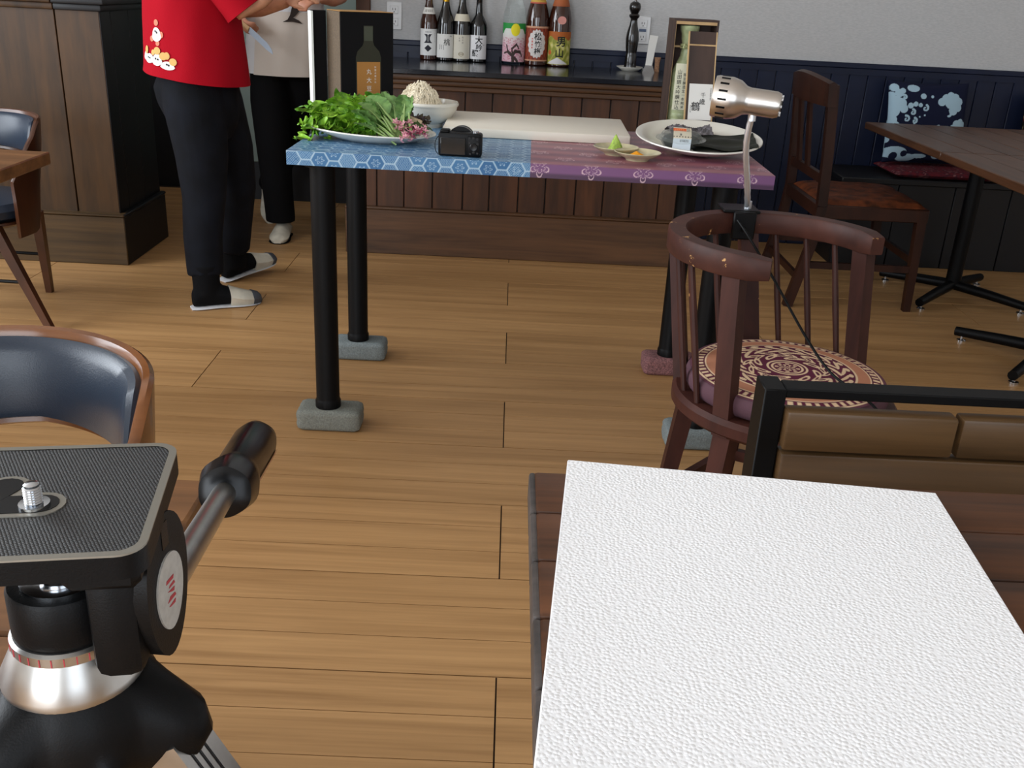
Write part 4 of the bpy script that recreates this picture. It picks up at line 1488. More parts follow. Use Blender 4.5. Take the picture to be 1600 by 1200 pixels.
def heap(c, rx, ry, h, n, seed, mat, name, label, cat, thick=.0013):
    rd = random.Random(seed)
    m = MB()
    m.lathe([(0, h*.93), (rx*.3, h*.86), (rx*.6, h*.62), (rx*.85, h*.28), (rx, 0), (rx*.9, -.006), (0, -.006)], 24, sy=ry/rx)
    for k in range(n):
        a = rd.uniform(0, 2*PI); r = math.sqrt(rd.random())
        def hh(q): return h*max(0, 1-q*q)**.8
        x, y = rx*r*math.cos(a), ry*r*math.sin(a)
        d = rd.uniform(0, 2*PI); L = rd.uniform(.012, .03)
        P = []
        for j in range(4):
            f = (j-1.5)/3
            xx = x+math.cos(d+f*1.2)*L*f; yy = y+math.sin(d+f*1.2)*L*f
            q = math.sqrt((xx/rx)**2+(yy/ry)**2)
            P.append((xx, yy, hh(min(q, 1))+rd.uniform(0, .005)+(.007 if rd.random() < .12 else 0)))
        m.tube(P, thick, 4)
    o = m.build(name, mat, None, tuple(c), sharp=50)
    return tag(o, label, cat, kind='stuff')


heap(bc+Vector((-.022, -.004, .052)), .062, .058, .062, 520, 5, basic('radish_shred', (240, 228, 202), .5), 'shredded_radish', 'mound of pale shredded radish in the white bowl', 'shredded radish')

# cutting board, slightly raised at the back
o = MB()
o.box(-.254, .254, -.152, .152, 0, .025, bev=.004, seg=2)
o = o.build('cutting_board', PLASTICW, None, (.073, 2.823, TT+.0005))
o.rotation_euler = (R(1.2), 0, R(-.6)); o.location.z = TT+.0035
tag(o, 'large thick white plastic cutting board lying across the table', 'cutting board')

# compact camera seen from behind
t = thing('digital_camera', 'black mirrorless camera standing with its screen towards us', 'camera', (-.118, 2.365, TT), R(-3))
m = MB(); m.box(-.052, .052, -.016, .022, .0, .056, bev=.006, seg=2); m.box(.018, .050, -.022, -.012, .006, .050, bev=.004, seg=2); m.build('body', BLACKP, t)
m = MB(); m.box(-.046, .014, -.0185, -.0155, .005, .045, bev=.001); sc2 = m.build('screen', basic('lcd_glass', (8, 9, 11), .08), t)
m = MB(); m.box(-.049, -.026, -.012, .016, .054, .062, bev=.003); m.build('eyepiece_hump', BLACKP, t)
m = MB(); m.lathe([(0, 0), (.033, 0), (.0335, .006), (.031, .01), (.031, .045), (.029, .05), (.022, .05), (.02, .044), (0, .044)], 36, M=T(-.002, .020, .033) @ rotx(R(-90))); ln = m.build('lens', BLACKP, t)
m = MB(); m.lathe([(.0312, .014), (.0322, .015), (.0322, .019), (.0312, .020)], 36, M=T(-.002, .020, .033) @ rotx(R(-90))); m.build('lens_ring', CHROME, ln)
for (bx, bz, rr) in ((.024, .046, .003), (.033, .047, .003), (.042, .045, .003), (.024, .036, .003), (.043, .034, .003), (.034, .014, .0032), (.026, .010, .0026), (.043, .012, .0026)):
    m = MB(); m.cyl((bx, -.0235, bz), (bx, -.0215, bz), rr, n=10); m.build('button', BLACKS, t)
m = MB(); m.lathe([(0, 0), (.009, 0), (.0092, .003), (.008, .0042), (.004, .0038), (0, .0038)], 24, M=T(.034, -.0215, .026) @ rotx(R(90))); m.build('control_dial', BLACKS, t)
m = MB(); m.lathe([(0, 0), (.008, 0), (.008, .004), (0, .005)], 20, M=T(.036, .002, .056)); m.build('shutter_button', CHROME, t)
m = MB(); m.tube(spline([Vector((-.053, 0, .045)), Vector((-.060, -.004, .032)), Vector((-.059, -.006, .012)), Vector((-.052, -.008, .003))]), .001, 6); m.build('wrist_cord', BLACK, t)

# two small dishes
def small_dish(x, y, label, mound_mat, mh, mr, mname, mlabel, mcat):
    t = thing('sauce_dish', label, 'dish', (x, y, TT), 0, 'small beige condiment dishes')
    m = MB(); m.lathe([(0, .003), (.024, .003), (.025, 0), (.028, 0), (.031, .005), (.048, .012), (.057, .0185), (.0585, .020), (.057, .0212), (.05, .016), (.034, .0095), (0, .008)], 44)
    m.build('dish_body', CERAMG, t)
    rd = random.Random(int(mh*1e4))
    m = MB()
    rings = []
    for k in range(7):
        f = k/6; r = mr*(1-f**1.3)*.98+.0006
        rings.append([Vector((r*(1+.15*math.sin(3*a+f*5))*math.cos(a), r*(1+.15*math.sin(2*a+f*4))*math.sin(a), mh*f)) for a in [2*PI*q/16 for q in range(16)]])
    m.loft(rings)
    tag(m.build(mname, mound_mat, None, (x-.002, y+.004, TT+.0082)), mlabel, mcat)


small_dish(.271, 2.505, 'small beige dish holding green wasabi', basic('wasabi', (150, 176, 74), .6, var=.15, nscale=160, bump=.5, bscale=300), .042, .019, 'wasabi_mound', 'peaked mound of green wasabi in the farther beige dish', 'wasabi')
small_dish(.318, 2.437, 'small beige dish holding yellow-orange paste', basic('orange_paste', (236, 152, 20), .5, var=.1, nscale=160), .013, .021, 'mustard_mound', 'low mound of yellow-orange paste in the nearer beige dish', 'condiment')

# large plate with seaweed
PLC = Vector((.497, 2.612, TT+.0128)); PLT = R(6.6)
oval_plate('serving_plate', 'large white plate with dark seaweed sheets and a labelled pack', tuple(PLC), .166, .168, .030, PLT)
bpy.data.objects[-1] if False else None
PLM = T(*PLC) @ rotx(PLT)


def on_plate(o, M):
    o.matrix_world = PLM @ M
    return o


NORI = basic('nori_sheet', (20, 23, 13), .65, var=.4, nscale=30, bump=.4, bscale=120)
def nori(seed, w, d, off):
    def fn(u, v):
        return (w*(u-.5), d*(v-.5), .003*math.sin(u*9+seed)*math.cos(v*5+seed)+.002*math.sin(v*13+seed)+.012*(2*u-1)**2*(1 if u > .5 else .3))
    m = MB(); m.grid(fn, 26, 20); 
    mm = MB(); mm.v = list(m.v); mm.f = list(m.f); mm.m = list(m.m)
    mm.add([(x, y, z-.0008) for x, y, z in m.v], [tuple(reversed(f)) for f in m.f])
    return mm


for k, (lx_, ly_, lz, a, lb) in enumerate(((.062, -.022, .022, -6, 'upper dark green seaweed sheet on the large white plate'), (.052, -.034, .016, 5, 'lower dark green seaweed sheet, mostly covered by the upper one'))):
    o = nori(k*2.1, .165, .145, 0).build('nori_sheet', NORI); on_plate(o, T(lx_, ly_, lz) @ rotz(R(a))); tag(o, lb, 'seaweed', 'seaweed sheets on the large plate')
# grey dried fish piece at the back of the plate
m = MB()
def dried(u, v):
    return (.12*(u-.5), .06*(v-.5), .014+.02*math.sin(PI*v)*(.7+.3*math.sin(u*7))+.004*math.sin(u*40)*math.sin(v*26))
m.grid(dried, 40, 18); m.grid(lambda u, v: (.12*(u-.5), .06*(v-.5), .004), 8, 6)
o = m.build('dried_kelp', basic('grey_dried_kelp', (86, 82, 84), .8, var=.5, nscale=70, bump=.7, bscale=150)); on_plate(o, T(-.018, .058, .010) @ rotz(R(14)))
tag(o, 'crumpled grey dried kelp piece at the back of the large plate', 'dried kelp')
# clear plastic pack
CLEAR = basic('clear_plastic', (226, 232, 228), .08, trans=.85, ior=1.2, alpha=.45)
t = thing('seaweed_pack', 'clear plastic pack of seaweed with orange and white price label', 'food pack', (0, 0, 0))
t.matrix_world = PLM @ T(-.055, -.048, .012) @ rotz(R(-4))
m = MB(); m.lathe([(0, 0), (.038, 0), (.050, .020), (.058, .021), (.058, .023), (.050, .023), (.044, .036), (.03, .041), (0, .042)], 40, M=Matrix.Diagonal((1.12, .85, 1, 1))); m.build('tray', CLEAR, t)
m = MB(); m.lathe([(0, .001), (.034, .001), (.043, .017), (.04, .024), (.02, .030), (0, .031)], 30, M=Matrix.Diagonal((1.12, .85, 1, 1))); m.build('contents', NORI, t)


def pack_col(u, v):
    c = mix((226, 214, 190), (226, 214, 190), u)
    c[(v > .74) & (u < .72) & (v < .93)] = (232, 100, 44)
    c[(v > .74) & (u > .74) & (np.sin(v*120) > 0) & (u < .95)] = (60, 60, 60)
    c[(v > .79) & (v < .88) & (u > .1) & (u < .64) & (np.sin(u*60) > .2)] = (246, 150, 90)
    c[(np.abs(u-.42) < .05) & (np.abs(v-.56) < .04)] = (40, 36, 34)
    c[(np.abs(v-.47) < .02) & (np.sin(u*40) > 0)] = (80, 60, 40)
    c[v < .40] = (206, 216, 224)
    c[(v < .37) & (v > .29) & (u > .38) & (u < .85) & (np.sin(u*150) > 0)] = (40, 40, 44)
    return c


def pack_pos(u, v):
    # band over the lid and down the front
    s = v
    y = np.where(s > .42, -.034+(s-.42)/.58*.060, -.034-(.42-s)/.42*.012)
    z = np.where(s > .42, .0315+.0115*np.sin(np.clip((s-.42)/.58, 0, 1)*PI/2), .0315-(.42-s)/.42*.030)
    return -.024+.046*u+.004*v, y, z


painted('price_label', [(pack_pos, 90, 110, pack_col)], t, mat=PAPERPRINT)

# black gift box with bottle picture, lid standing open behind
t = thing('gift_box', 'black gift box with a printed bottle, its lid standing open beside it', 'gift box', (-.478, 2.82, TT), R(31))
GH = .297
m = MB(); m.box(0, .158, 0, .10, 0, GH, bev=.001); m.build('body', basic('matt_black_card', (15, 14, 15), .7, spec=.15), t)
m = MB(); m.box(-.0012, 0, .003, .1, 0, GH-.001); m.build('side_panel', basic('brown_textured_card', (92, 78, 62), .8, var=.1, nscale=200), t)
m = MB(); m.box(-.0005, .1585, -.0005, .1005, GH, GH+.0012); m.build('top_edge', basic('tan_card', (176, 132, 76), .6), t)
m = MB(); m.box(-.046, -.004, .098, .108, 0, GH-.002, bev=.0006); ld = m.build('lid', bpy.data.materials['matt_black_card'], t)
m = MB(); m.box(-.052, -.046, .088, .112, 0, GH-.004); m.build('lid_edge', basic('white_card_edge', (232, 236, 230), .6), ld)
# flat bottle picture
def boxp(u, v): return (u, -.0006, v)
def picp(u, v, o=0): return (u, -.0004-o, v)
m = MB()
bot = [(.044, .0), (.120, .0), (.120, .178), (.115, .194), (.099, .210), (.096, .22), (.096, .262), (.068, .262), (.068, .22), (.065, .210), (.049, .194), (.044, .178)]
m.poly([picp(u, v) for u, v in bot]); m.build('bottle_print', basic('print_dark_olive', (38, 38, 22), .5), t)
m = MB(); m.poly([picp(u, v, .0002) for u, v in ((.069, .222), (.095, .222), (.095, .260), (.069, .260))]); m.build('cap_print', basic('print_grey_green', (64, 68, 54), .5), t)
m = MB(); m.poly([picp(u, v, .0003) for u, v in ((.047, .062), (.117, .062), (.117, .166), (.047, .166))]); m.build('label_print', basic('print_tan', (164, 112, 50), .5), t)
m = MB(); m.poly([picp(u, v, .0003) for u, v in ((.080, .036), (.117, .036), (.117, .062), (.080, .062))]); m.build('label_foot_print', basic('print_lilac', (168, 156, 168), .5), t)
m = MB(); write(m, column('丸大豆', .083, .140, .016, .023)+column('特選木桶仕込', .102, .152, .006, .008), lambda u, v: picp(u, v, .0006)); m.build('lettering', PAPER, t)
m = MB(); m.lathe([(.010, 0), (.0125, 0), (.0125, .0002), (.010, .0002)], 24, M=T(.134, -.0004, .075) @ rotx(R(90))); m.build('emblem_print', bpy.data.materials['print_grey_green'], t)

# wooden presentation box with ceramic bottle
PAULO = wood('dark_box_wood', (44, 32, 28), (72, 54, 46), (14, 14, 1.5), rough=.6, rnd=.02)
PALEW = wood('pale_box_wood', (164, 132, 90), (196, 164, 118), (14, 14, 1.5), rough=.6, rnd=.02)
t = thing('bottle_case', 'tall open wooden case holding a green ceramic sake bottle', 'wooden case', (.505, 2.925, TT), R(4))
WB, DB, HB = .064, .036, .316
m = MB()
m.box(-WB, -WB+.006, -DB, DB, 0, HB); m.build('side_board', PAULO, t)
m = MB(); m.box(WB-.006, WB, -DB, DB, 0, HB); m.build('side_board', PAULO, t)
m = MB(); m.box(-WB, WB, DB-.005, DB, 0, HB); m.build('back_board', PAULO, t)
m = MB(); m.box(-WB, WB, -DB, DB, HB, HB+.006); m.build('top_board', PAULO, t)
m = MB(); m.box(-WB+.006, WB-.006, -DB, DB-.005, 0, .006); m.build('bottom_board', PAULO, t)
m = MB(); m.box(-WB+.006, -WB+.0075, -DB+.001, DB-.005, .006, HB); m.box(-WB+.006, WB-.006, -DB-.001, -DB+.003, HB-.008, HB); m.build('lining', PALEW, t)
m = MB(); m.box(-WB+.006, -.02, .0, .006, .245, .25); m.build('cross_bar', PALEW, t)
CEL = basic('celadon_glaze', (150, 158, 120), .3, var=.1, nscale=60, bump=.2, bscale=120)
t2 = thing('ceramic_bottle', 'pale green ribbed ceramic bottle with tied cord and inscribed tag', 'bottle', (.494, 2.914, TT+.0065), R(4))
prof = [(0, 0), (.030, 0)]
for k in range(11):
    z_ = .004+k*.0145
    prof += [(.0332, z_), (.0345, z_+.005), (.0332, z_+.0125)]
prof += [(.031, .175), (.024, .195), (.0165, .215), (.0145, .235), (.015, .252), (.017, .262), (.018, .275), (.021, .285), (.0225, .297), (.020, .299), (0, .299)]
m = MB(); m.lathe([(r_*1.22, z_) for r_, z_ in prof], 36); m.build('body', CEL, t2)
CORD = basic('pale_green_cord', (170, 176, 128), .8)
m = MB()
for zz in (.238, .243, .247): m.tube([(.0202*math.cos(a), .0202*math.sin(a), zz+.001*math.sin(a*2)) for a in [2*PI*k/20 for k in range(21)]], .0022, 6)
m.tube(spline([Vector((-.004, -.021, .243)), Vector((-.016, -.028, .249)), Vector((-.018, -.028, .238)), Vector((-.004, -.023, .24))]), .002, 6)
m.tube(spline([Vector((0, -.022, .24)), Vector((-.008, -.036, .215)), Vector((.0, -.0442, .190))]), .0014, 6)
m.tube(spline([Vector((.002, -.022, .24)), Vector((.012, -.036, .22)), Vector((.003, -.0442, .190))]), .0014, 6)
m.build('cord', CORD, t2)
m = MB(); m.box(-.038, .010, -.0455, -.0445, .072, .198, bev=.0003); tg = m.build('tag', basic('cream_paper', (222, 220, 194), .7), t2)
m = MB()
write(m, column('山田錦大吟醸仕込', -.026, .176, .0135, .0138)+column('限定醸造生一本純米', -.010, .168, .0098, .0110)+column('千歳鶴柏倉酒造', .0028, .166, .0085, .0135), lambda u, v: (u, -.0458, v), bold=.006)
m.build('lettering', INK, tg)
t = thing('case_lid', 'dark wooden lid with white label leaning against the wooden case', 'lid', (.527, 2.79, TT), R(3))
t.rotation_euler = (R(-13.5), 0, R(3))
LW, LH = .040, .300
m = MB(); m.box(-LW+.003, LW-.003, 0, .006, 0, LH); m.build('panel', PAULO, t)
for a, b in ((-LW, -LW+.003), (LW-.003, LW)):
    m = MB(); m.box(a, b, -.001, .007, 0, LH); m.build('edge_strip', PALEW, t)
m = MB(); m.box(-LW+.003, LW-.003, -.001, .001, LH-.038, LH-.034); m.build('edge_strip', PALEW, t)
m = MB(); m.box(-.030, .036, -.0012, -.0002, .062, .160); lb = m.build('label', PAPER, t)
m = MB(); write(m, [('千', .010, .130, .015), ('歳', .008, .112, .017), ('鶴', -.010, .099, .026)], lambda u, v: (u, -.0016, v), bold=.008)
write(m, column('日本清酒株式会社', .031, .148, .0042)+column('純米大吟醸', -.024, .10, .004), lambda u, v: (u, -.0016, v))
m.build('lettering', INK, lb)

# ------------------------------------------------------------------ bottles on the counter
def bottle(name, label, x, y, r, prof, glass, lab, neck=None, cap=None, foil=None):
    t = thing(name, label, 'bottle', (x, y, .785), 0, 'sake bottles in a row on the counter')
    m = MB(); m.lathe(prof, 40); m.build('glass', glass, t)
    if lab:
        z0, z1, half, colf, txt, inkm = lab
        rr = r+.0007
        def pos(u, v):
            a = -PI/2+(u-.5)*2*half
            return rr*np.cos(a), rr*np.sin(a), z0+(z1-z0)*v
        lo = painted('label', [(pos, 90, 90, colf)], t, mat=PAPERPRINT)
        if txt:
            m = MB()
            for items, bold in txt:
                def pl(u, v):
                    a = -PI/2+u/rr
                    return ((rr+.0004)*math.cos(a), (rr+.0004)*math.sin(a), z0+v)
                write(m, items, pl, bold=bold)
            m.build('lettering', inkm, lo)
    if neck:
        z0, z1, rfun, colf = neck
        def pos2(u, v):
            a = -PI/2+(u-.5)*2*1.35
            q = rfun(z0+(z1-z0)*v)+.0008
            return q*np.cos(a), q*np.sin(a), z0+(z1-z0)*v
        painted('neck_label', [(pos2, 50, 30, colf)], t, mat=PAPERPRINT)
    if cap:
        m = MB(); m.lathe(cap[0], 24); m.build('cap', cap[1], t)
    return t


def rfun_of(prof):
    pr = [(z, r) for r, z in prof if r > 0]
    zs = np.array([a for a, b in pr]); rs = np.array([b for a, b in pr])
    k = np.argsort(zs, kind='stable')
    return lambda z: np.interp(z, zs[k], rs[k])


def plain(c):
    return lambda u, v: mix(c, c, u)


S = .0395
P720 = [(0, 0), (S-.004, 0), (S, .004), (S, .150), (S*.96, .165), (S*.80, .190), (S*.58, .215), (S*.42, .24), (.0145, .262), (.0135, .285), (.014, .30), (.0145, .302), (.0145, .312), (0, .312)]
P720b = [(0, 0), (S-.004, 0), (S, .004), (S, .150), (S*.93, .165), (S*.66, .186), (S*.42, .202), (.0155, .215), (.0138, .24), (.0135, .285), (.0150, .287), (.0150, .312), (0, .312)]
B_ = .0525
P1800 = [(0, 0), (B_-.005, 0), (B_, .005), (B_, .185), (B_*.97, .205), (B_*.86, .235), (B_*.68, .268), (B_*.5, .298), (.018, .325), (.0155, .345), (.0155, .378), (.0175, .38), (.0175, .395), (0, .395)]
AMB = basic('amber_glass', (52, 22, 10), .07, spec=.6, coat=.4)
DKG = basic('dark_glass', (15, 13, 11), .07, spec=.6, coat=.4)
BLG = basic('black_glass', (9, 10, 13), .06, spec=.6, coat=.4)
CLG = basic('clear_glass', (244, 248, 246), .02, trans=1, ior=1.12)
CAPW = basic('white_cap', (210, 208, 200), .5)
GOLD = basic('gold_foil', (206, 164, 50), .25, metal=1)


def ken_col(u, v):
    c = mix((222, 222, 220), (222, 222, 220), u)
    x = (u-.5)*2; y = v
    top = (y > .47) & (y < .80) & (np.abs(x) < .17+.25*((y-.64)/.17)**2)
    top &= ~((y > .76) & (np.abs(x) < .07))
    dia = (np.abs(x)/.36+np.abs(y-.27)/.135) < 1
    line = (np.abs(np.abs(x)-.05) < .012) & (y > .52) & (y < .74)
    c[(top | dia) & ~line] = (34, 34, 44)
    c[(np.abs(y-.88) < .02) & (np.abs(x) < .3) & (np.sin(u*120) > 0)] = (90, 90, 96)
    c[(np.abs(x-.72) < .03) & (y > .5) & (y < .85) & (np.sin(y*160) > 0)] = (110, 110, 116)
    return c


def neck_txt_col(base, ink):
    def f(u, v):
        c = mix(base, base, u)
        c[(np.abs(v-.5) < .2) & (np.abs(u-.5) < .28) & (np.sin(u*70) > .1)] = ink
        return c
    return f


Yb = 4.655
bottle('sake_bottle', 'brown sake bottle with black emblem on white label, first in the row', -.389, Yb, S, P720, AMB,
       (.020, .133, 1.15, ken_col, None, None), (.195, .222, rfun_of(P720), neck_txt_col((216, 214, 208), (120, 116, 110))), ([(0, .312), (.0155, .312), (.0155, .32), (0, .32)], CAPW))


def peach_col(u, v): return mix((226, 225, 220), (218, 216, 210), v)


bottle('sake_bottle', 'dark sake bottle with gold cap and two brushed characters on white label', -.313, Yb-.008, S, P720, DKG,
       (.014, .115, 1.15, peach_col, [([('桃', .010, .067, .030)], .008), ([('川', -.016, .045, .026)], -.004), ([('清酒', .028, .09, .006)], 0)], INK), None, ([(.0150, .245), (.0158, .25), (.0155, .318), (.013, .322), (0, .322)], GOLD))


def third_col(u, v):
    c = mix((212, 206, 190), (206, 200, 184), v)
    x = (u-.5)*2
    e = (x/.26)**2+((v-.2)/.09)**2
    c[(e < 1) & (e > .6)] = (140, 128, 96)
    c[(np.abs(v-.2) < .02) & (np.abs(x) < .2)] = (140, 128, 96)
    return c


bottle('sake_bottle', 'dark sake bottle with plain cream label and small grey print', -.239, Yb-.006, S, P720, DKG,
       (.012, .115, 1.15, third_col, [(column('純米酒', .006, .092, .008, .011)+column('吟醸', -.008, .088, .007, .010), 0)], basic('grey_ink', (110, 104, 96), .7)),
       (.172, .202, rfun_of(P720), plain((204, 196, 176))), ([(0, .312), (.0155, .312), (.0155, .32), (0, .32)], CAPW))
bottle('sake_bottle', 'black sake bottle with three bold brushed characters on white label', -.164, Yb, S, P720b, BLG,
       (.014, .116, 1.15, plain((222, 221, 222)), [([('大', .004, .082, .036), ('吟', .006, .051, .030, -.1), ('醸', -.012, .026, .032)], .016), ([('清酒', .026, .06, .005)], 0)], INK), None, ([(0, .312), (.0155, .312), (.0155, .32), (0, .32)], BLACKS))


def plum_col(u, v):
    rd = np.random.RandomState(4)
    x = (u-.5)*2; y = v
    c = mix((214, 176, 186), (212, 214, 206), smoothstep(.3, .8, y))
    c[y > .86] = (40, 140, 62)
    arch = (y > .72-.0*x) & (((x)/.95)**2+((y-.55)/.42)**2 > 1) & (y > .55)
    c[arch] = (40, 140, 62)
    sun = (x-.1)**2/.10+((y-.83)/.16)**2 < 1
    c[sun] = (228, 214, 40)
    n = np.sin(x*40+np.sin(y*30)*2)*np.sin(y*46+np.sin(x*25)*2)
    c[(n > .45) & (y < .62) & (np.abs(x) < .95)] = (190, 96, 118)
    d = np.full_like(x, 9.)
    segs = [((0, 0), (-.05, .16), .10), ((-.05, .16), (.12, .28), .07), ((.12, .28), (.5, .26), .05), ((.5, .26), (.62, .16), .04), ((-.05, .16), (-.38, .26), .06), ((-.38, .26), (-.5, .42), .045),
            ((-.05, .16), (-.1, .34), .05), ((-.1, .34), (.2, .46), .04), ((.2, .46), (.36, .36), .035), ((.3, 0), (.12, .10), .06), ((-.38, .26), (-.7, .22), .03)]
    for a, b, w in segs:
        ax, ay = a; bx, by = b
        t_ = np.clip(((x-ax)*(bx-ax)+(y-ay)*(by-ay))/((bx-ax)**2+(by-ay)**2), 0, 1)
        d = np.minimum(d, np.sqrt((x-ax-t_*(bx-ax))**2+((y-ay-t_*(by-ay))*1.2)**2)-w)
    c[d < 0] = (60, 44, 40)
    return c


bottle('sake_bottle', 'clear glass bottle with green-topped label of a pink plum tree', -.003, Yb-.005, B_, P1800, CLG,
       (.012, .176, 1.25, plum_col, None, None), None, ([(0, .395), (.0185, .395), (.0185, .405), (0, .405)], CAPW))


def shochiku_col(u, v):
    x = (u-.5)*2; y = v
    c = mix((150, 66, 44), (122, 52, 36), smoothstep(.3, .7, .5+.5*np.sin(x*22)*np.sin(y*26)))
    th = np.arctan2((y-.5)*1.3, x)
    rr = np.sqrt((x/.62)**2+((y-.5)/.40)**2)
    c[rr < 1+.05*np.sin(th*16)] = (214, 208, 204)
    c[(y > .955) | (y < .04)] = (200, 150, 120)
    c[(np.abs(x+.32) < .05) & (y > .36) & (y < .66) & (np.sin(y*70) > -.2)] = (200, 90, 80)
    return c


bottle('sake_bottle', 'large brown bottle with red label and three characters in a white oval', .100, Yb-.006, B_, P1800, AMB,
       (.020, .168, 1.25, shochiku_col, [([('松', .004, .106, .034), ('竹', .004, .074, .028), ('梅', .004, .043, .030)], .016), (column('特撰上撰佳撰', .020, .098, .0065, .0085), 0)], INK),
       (.262, .312, rfun_of(P1800), lambda u, v: np.where(((v < .12))[:, None], np.array((180, 84, 70.)), np.where(((np.abs(v-.5) < .22) & (np.abs(u-.5) < .22) & (np.sin(u*90) > -.3))[:, None], np.array((50, 36, 20.)), np.array((196, 158, 72.))))),
       ([(0, .395), (.0185, .395), (.0185, .405), (0, .405)], CAPW))


def otoko_col(u, v):
    x = (u-.5)*2; y = v
    n = np.sin(x*9+np.sin(y*11)*1.5)*np.sin(y*12+np.sin(x*7)*1.5)
    c = mix((138, 142, 56), (186, 178, 92), smoothstep(-.3, .3, n))
    c[y > .80+.06*np.sin(x*7)] = (172, 92, 36)
    c[(n > .6) & (y < .7)] = (202, 196, 130)
    c[((x+.7)**2/.02+((y-.36)/.07)**2) < 1] = (196, 96, 44)
    c[(y < .22-.25*np.abs(x+.12)) & (y > .02)] = (214, 210, 210)
    return c


t7 = bottle('sake_bottle', 'large brown bottle with yellow-green label and two bold characters, last in the row', .202, Yb-.008, B_, P1800, AMB,
            (.010, .150, 1.25, otoko_col, [([('男', .006, .098, .046), ('山', .002, .050, .042)], .02)], INK),
            (.255, .312, rfun_of(P1800), lambda u, v: mix((150, 80, 44), (176, 100, 54), v)), ([(0, .395), (.0185, .395), (.0185, .405), (0, .405)], CAPW))
rf = rfun_of(P1800)
m = MB(); pts = []
for k in range(24):
    a = 2*PI*k/24; u_ = .006+.020*math.cos(a); z_ = .198+.017*math.sin(a)
    q = float(rf(z_))+.0035; an = -PI/2+u_/q
    pts.append((q*math.cos(an), q*math.sin(an), z_))
m.poly(pts); m.build('round_sticker', basic('pink_sticker', (206, 140, 130), .6), t7)

# ------------------------------------------------------------------ pepper mill, dish, card holder, cork
t = thing('small_plate', 'small white dish under the pepper mill', 'dish', (.527, 4.60, .785))
m = MB(); m.lathe([(0, .002), (.03, .002), (.034, 0), (.042, .004), (.060, .016), (.061, .018), (.058, .0185), (.04, .009), (0, .006)], 40); m.build('dish_body', CERAM, t)
t = thing('pepper_mill', 'tall black turned pepper mill standing on a small white dish', 'pepper mill', (.527, 4.60, .7915))
m = MB(); m.lathe([(0, 0), (.029, 0), (.030, .006), (.027, .014), (.0275, .02), (.026, .06), (.0235, .068), (.024, .074), (.028, .10), (.030, .13), (.026, .16), (.019, .185), (.0155, .205), (.016, .214), (.023, .222), (.024, .228), (.020, .234), (0, .234)], 40)
m.build('body', basic('black_lacquer', (16, 13, 12), .18, coat=.5), t)
m = MB(); m.lathe([(0, .233), (.015, .234), (.018, .238), (.0255, .254), (.026, .266), (.022, .278), (.012, .285), (.006, .287), (0, .287)], 40); m.build('head', bpy.data.materials['black_lacquer'], t)
m = MB(); m.lathe([(0, .286), (.005, .286), (.006, .290), (.0075, .296), (.005, .302), (0, .303)], 20); m.build('knob', CHROME, t)
t = thing('card_holder', 'metal stand holding a white card beside the pepper mill', 'card holder', (.604, 4.56, .785), R(6))
m = MB()
m.prism([(-.028, 0), (.028, 0), (.017, .03), (-.017, .03)], -.014, .014, M=rotx(R(90))); m.build('base', CHROME, t)
m = MB(); m.prism([(-.017, 0), (.017, 0), (.014, .022), (-.014, .022)], -.0145, -.0135, M=rotx(R(90))); m.build('base_face', BLACKS, t)
m = MB(); m.box(-.016, .016, -.003, .002, .028, .085, M=roty(R(5))); m.build('clip', CHROME, t)
m = MB(); m.poly([(-.014, -.0035, .03), (.015, -.0035, .03), (.032, -.0035, .155), (-.006, -.0035, .158)]); m.poly([(-.014, -.0025, .03), (.015, -.0025, .03), (.032, -.0025, .155), (-.006, -.0025, .158)]); m.build('card', PAPER, t)
m = MB(); m.lathe([(0, 0), (.012, 0), (.0105, .03), (.0125, .05), (.0155, .062), (0, .062)], 20)
tag(m.build('cork_stopper', basic('cork', (150, 112, 84), .8, var=.2, nscale=120), None, (.652, 4.62, .785)), 'small pale wooden stopper standing beside the card holder', 'stopper')

# ------------------------------------------------------------------ people
def ell(c, rx, ry, n=28, rz=0, tilt=(0, 0)):
    out = []
    for k in range(n):
        a = 2*PI*k/n
        x, y = rx*math.cos(a), ry*math.sin(a)
        xx = x*math.cos(rz)-y*math.sin(rz); yy = x*math.sin(rz)+y*math.cos(rz)
        out.append(Vector((c[0]+xx, c[1]+yy, c[2]+xx*tilt[0]+yy*tilt[1])))
    return out


def remesh(o, vox, smooth=6):
    r = o.modifiers.new('remesh', 'REMESH'); r.mode = 'VOXEL'; r.voxel_size = vox; r.use_smooth_shade = True
    s_ = o.modifiers.new('smooth', 'SMOOTH'); s_.iterations = smooth; s_.factor = .5
    return o


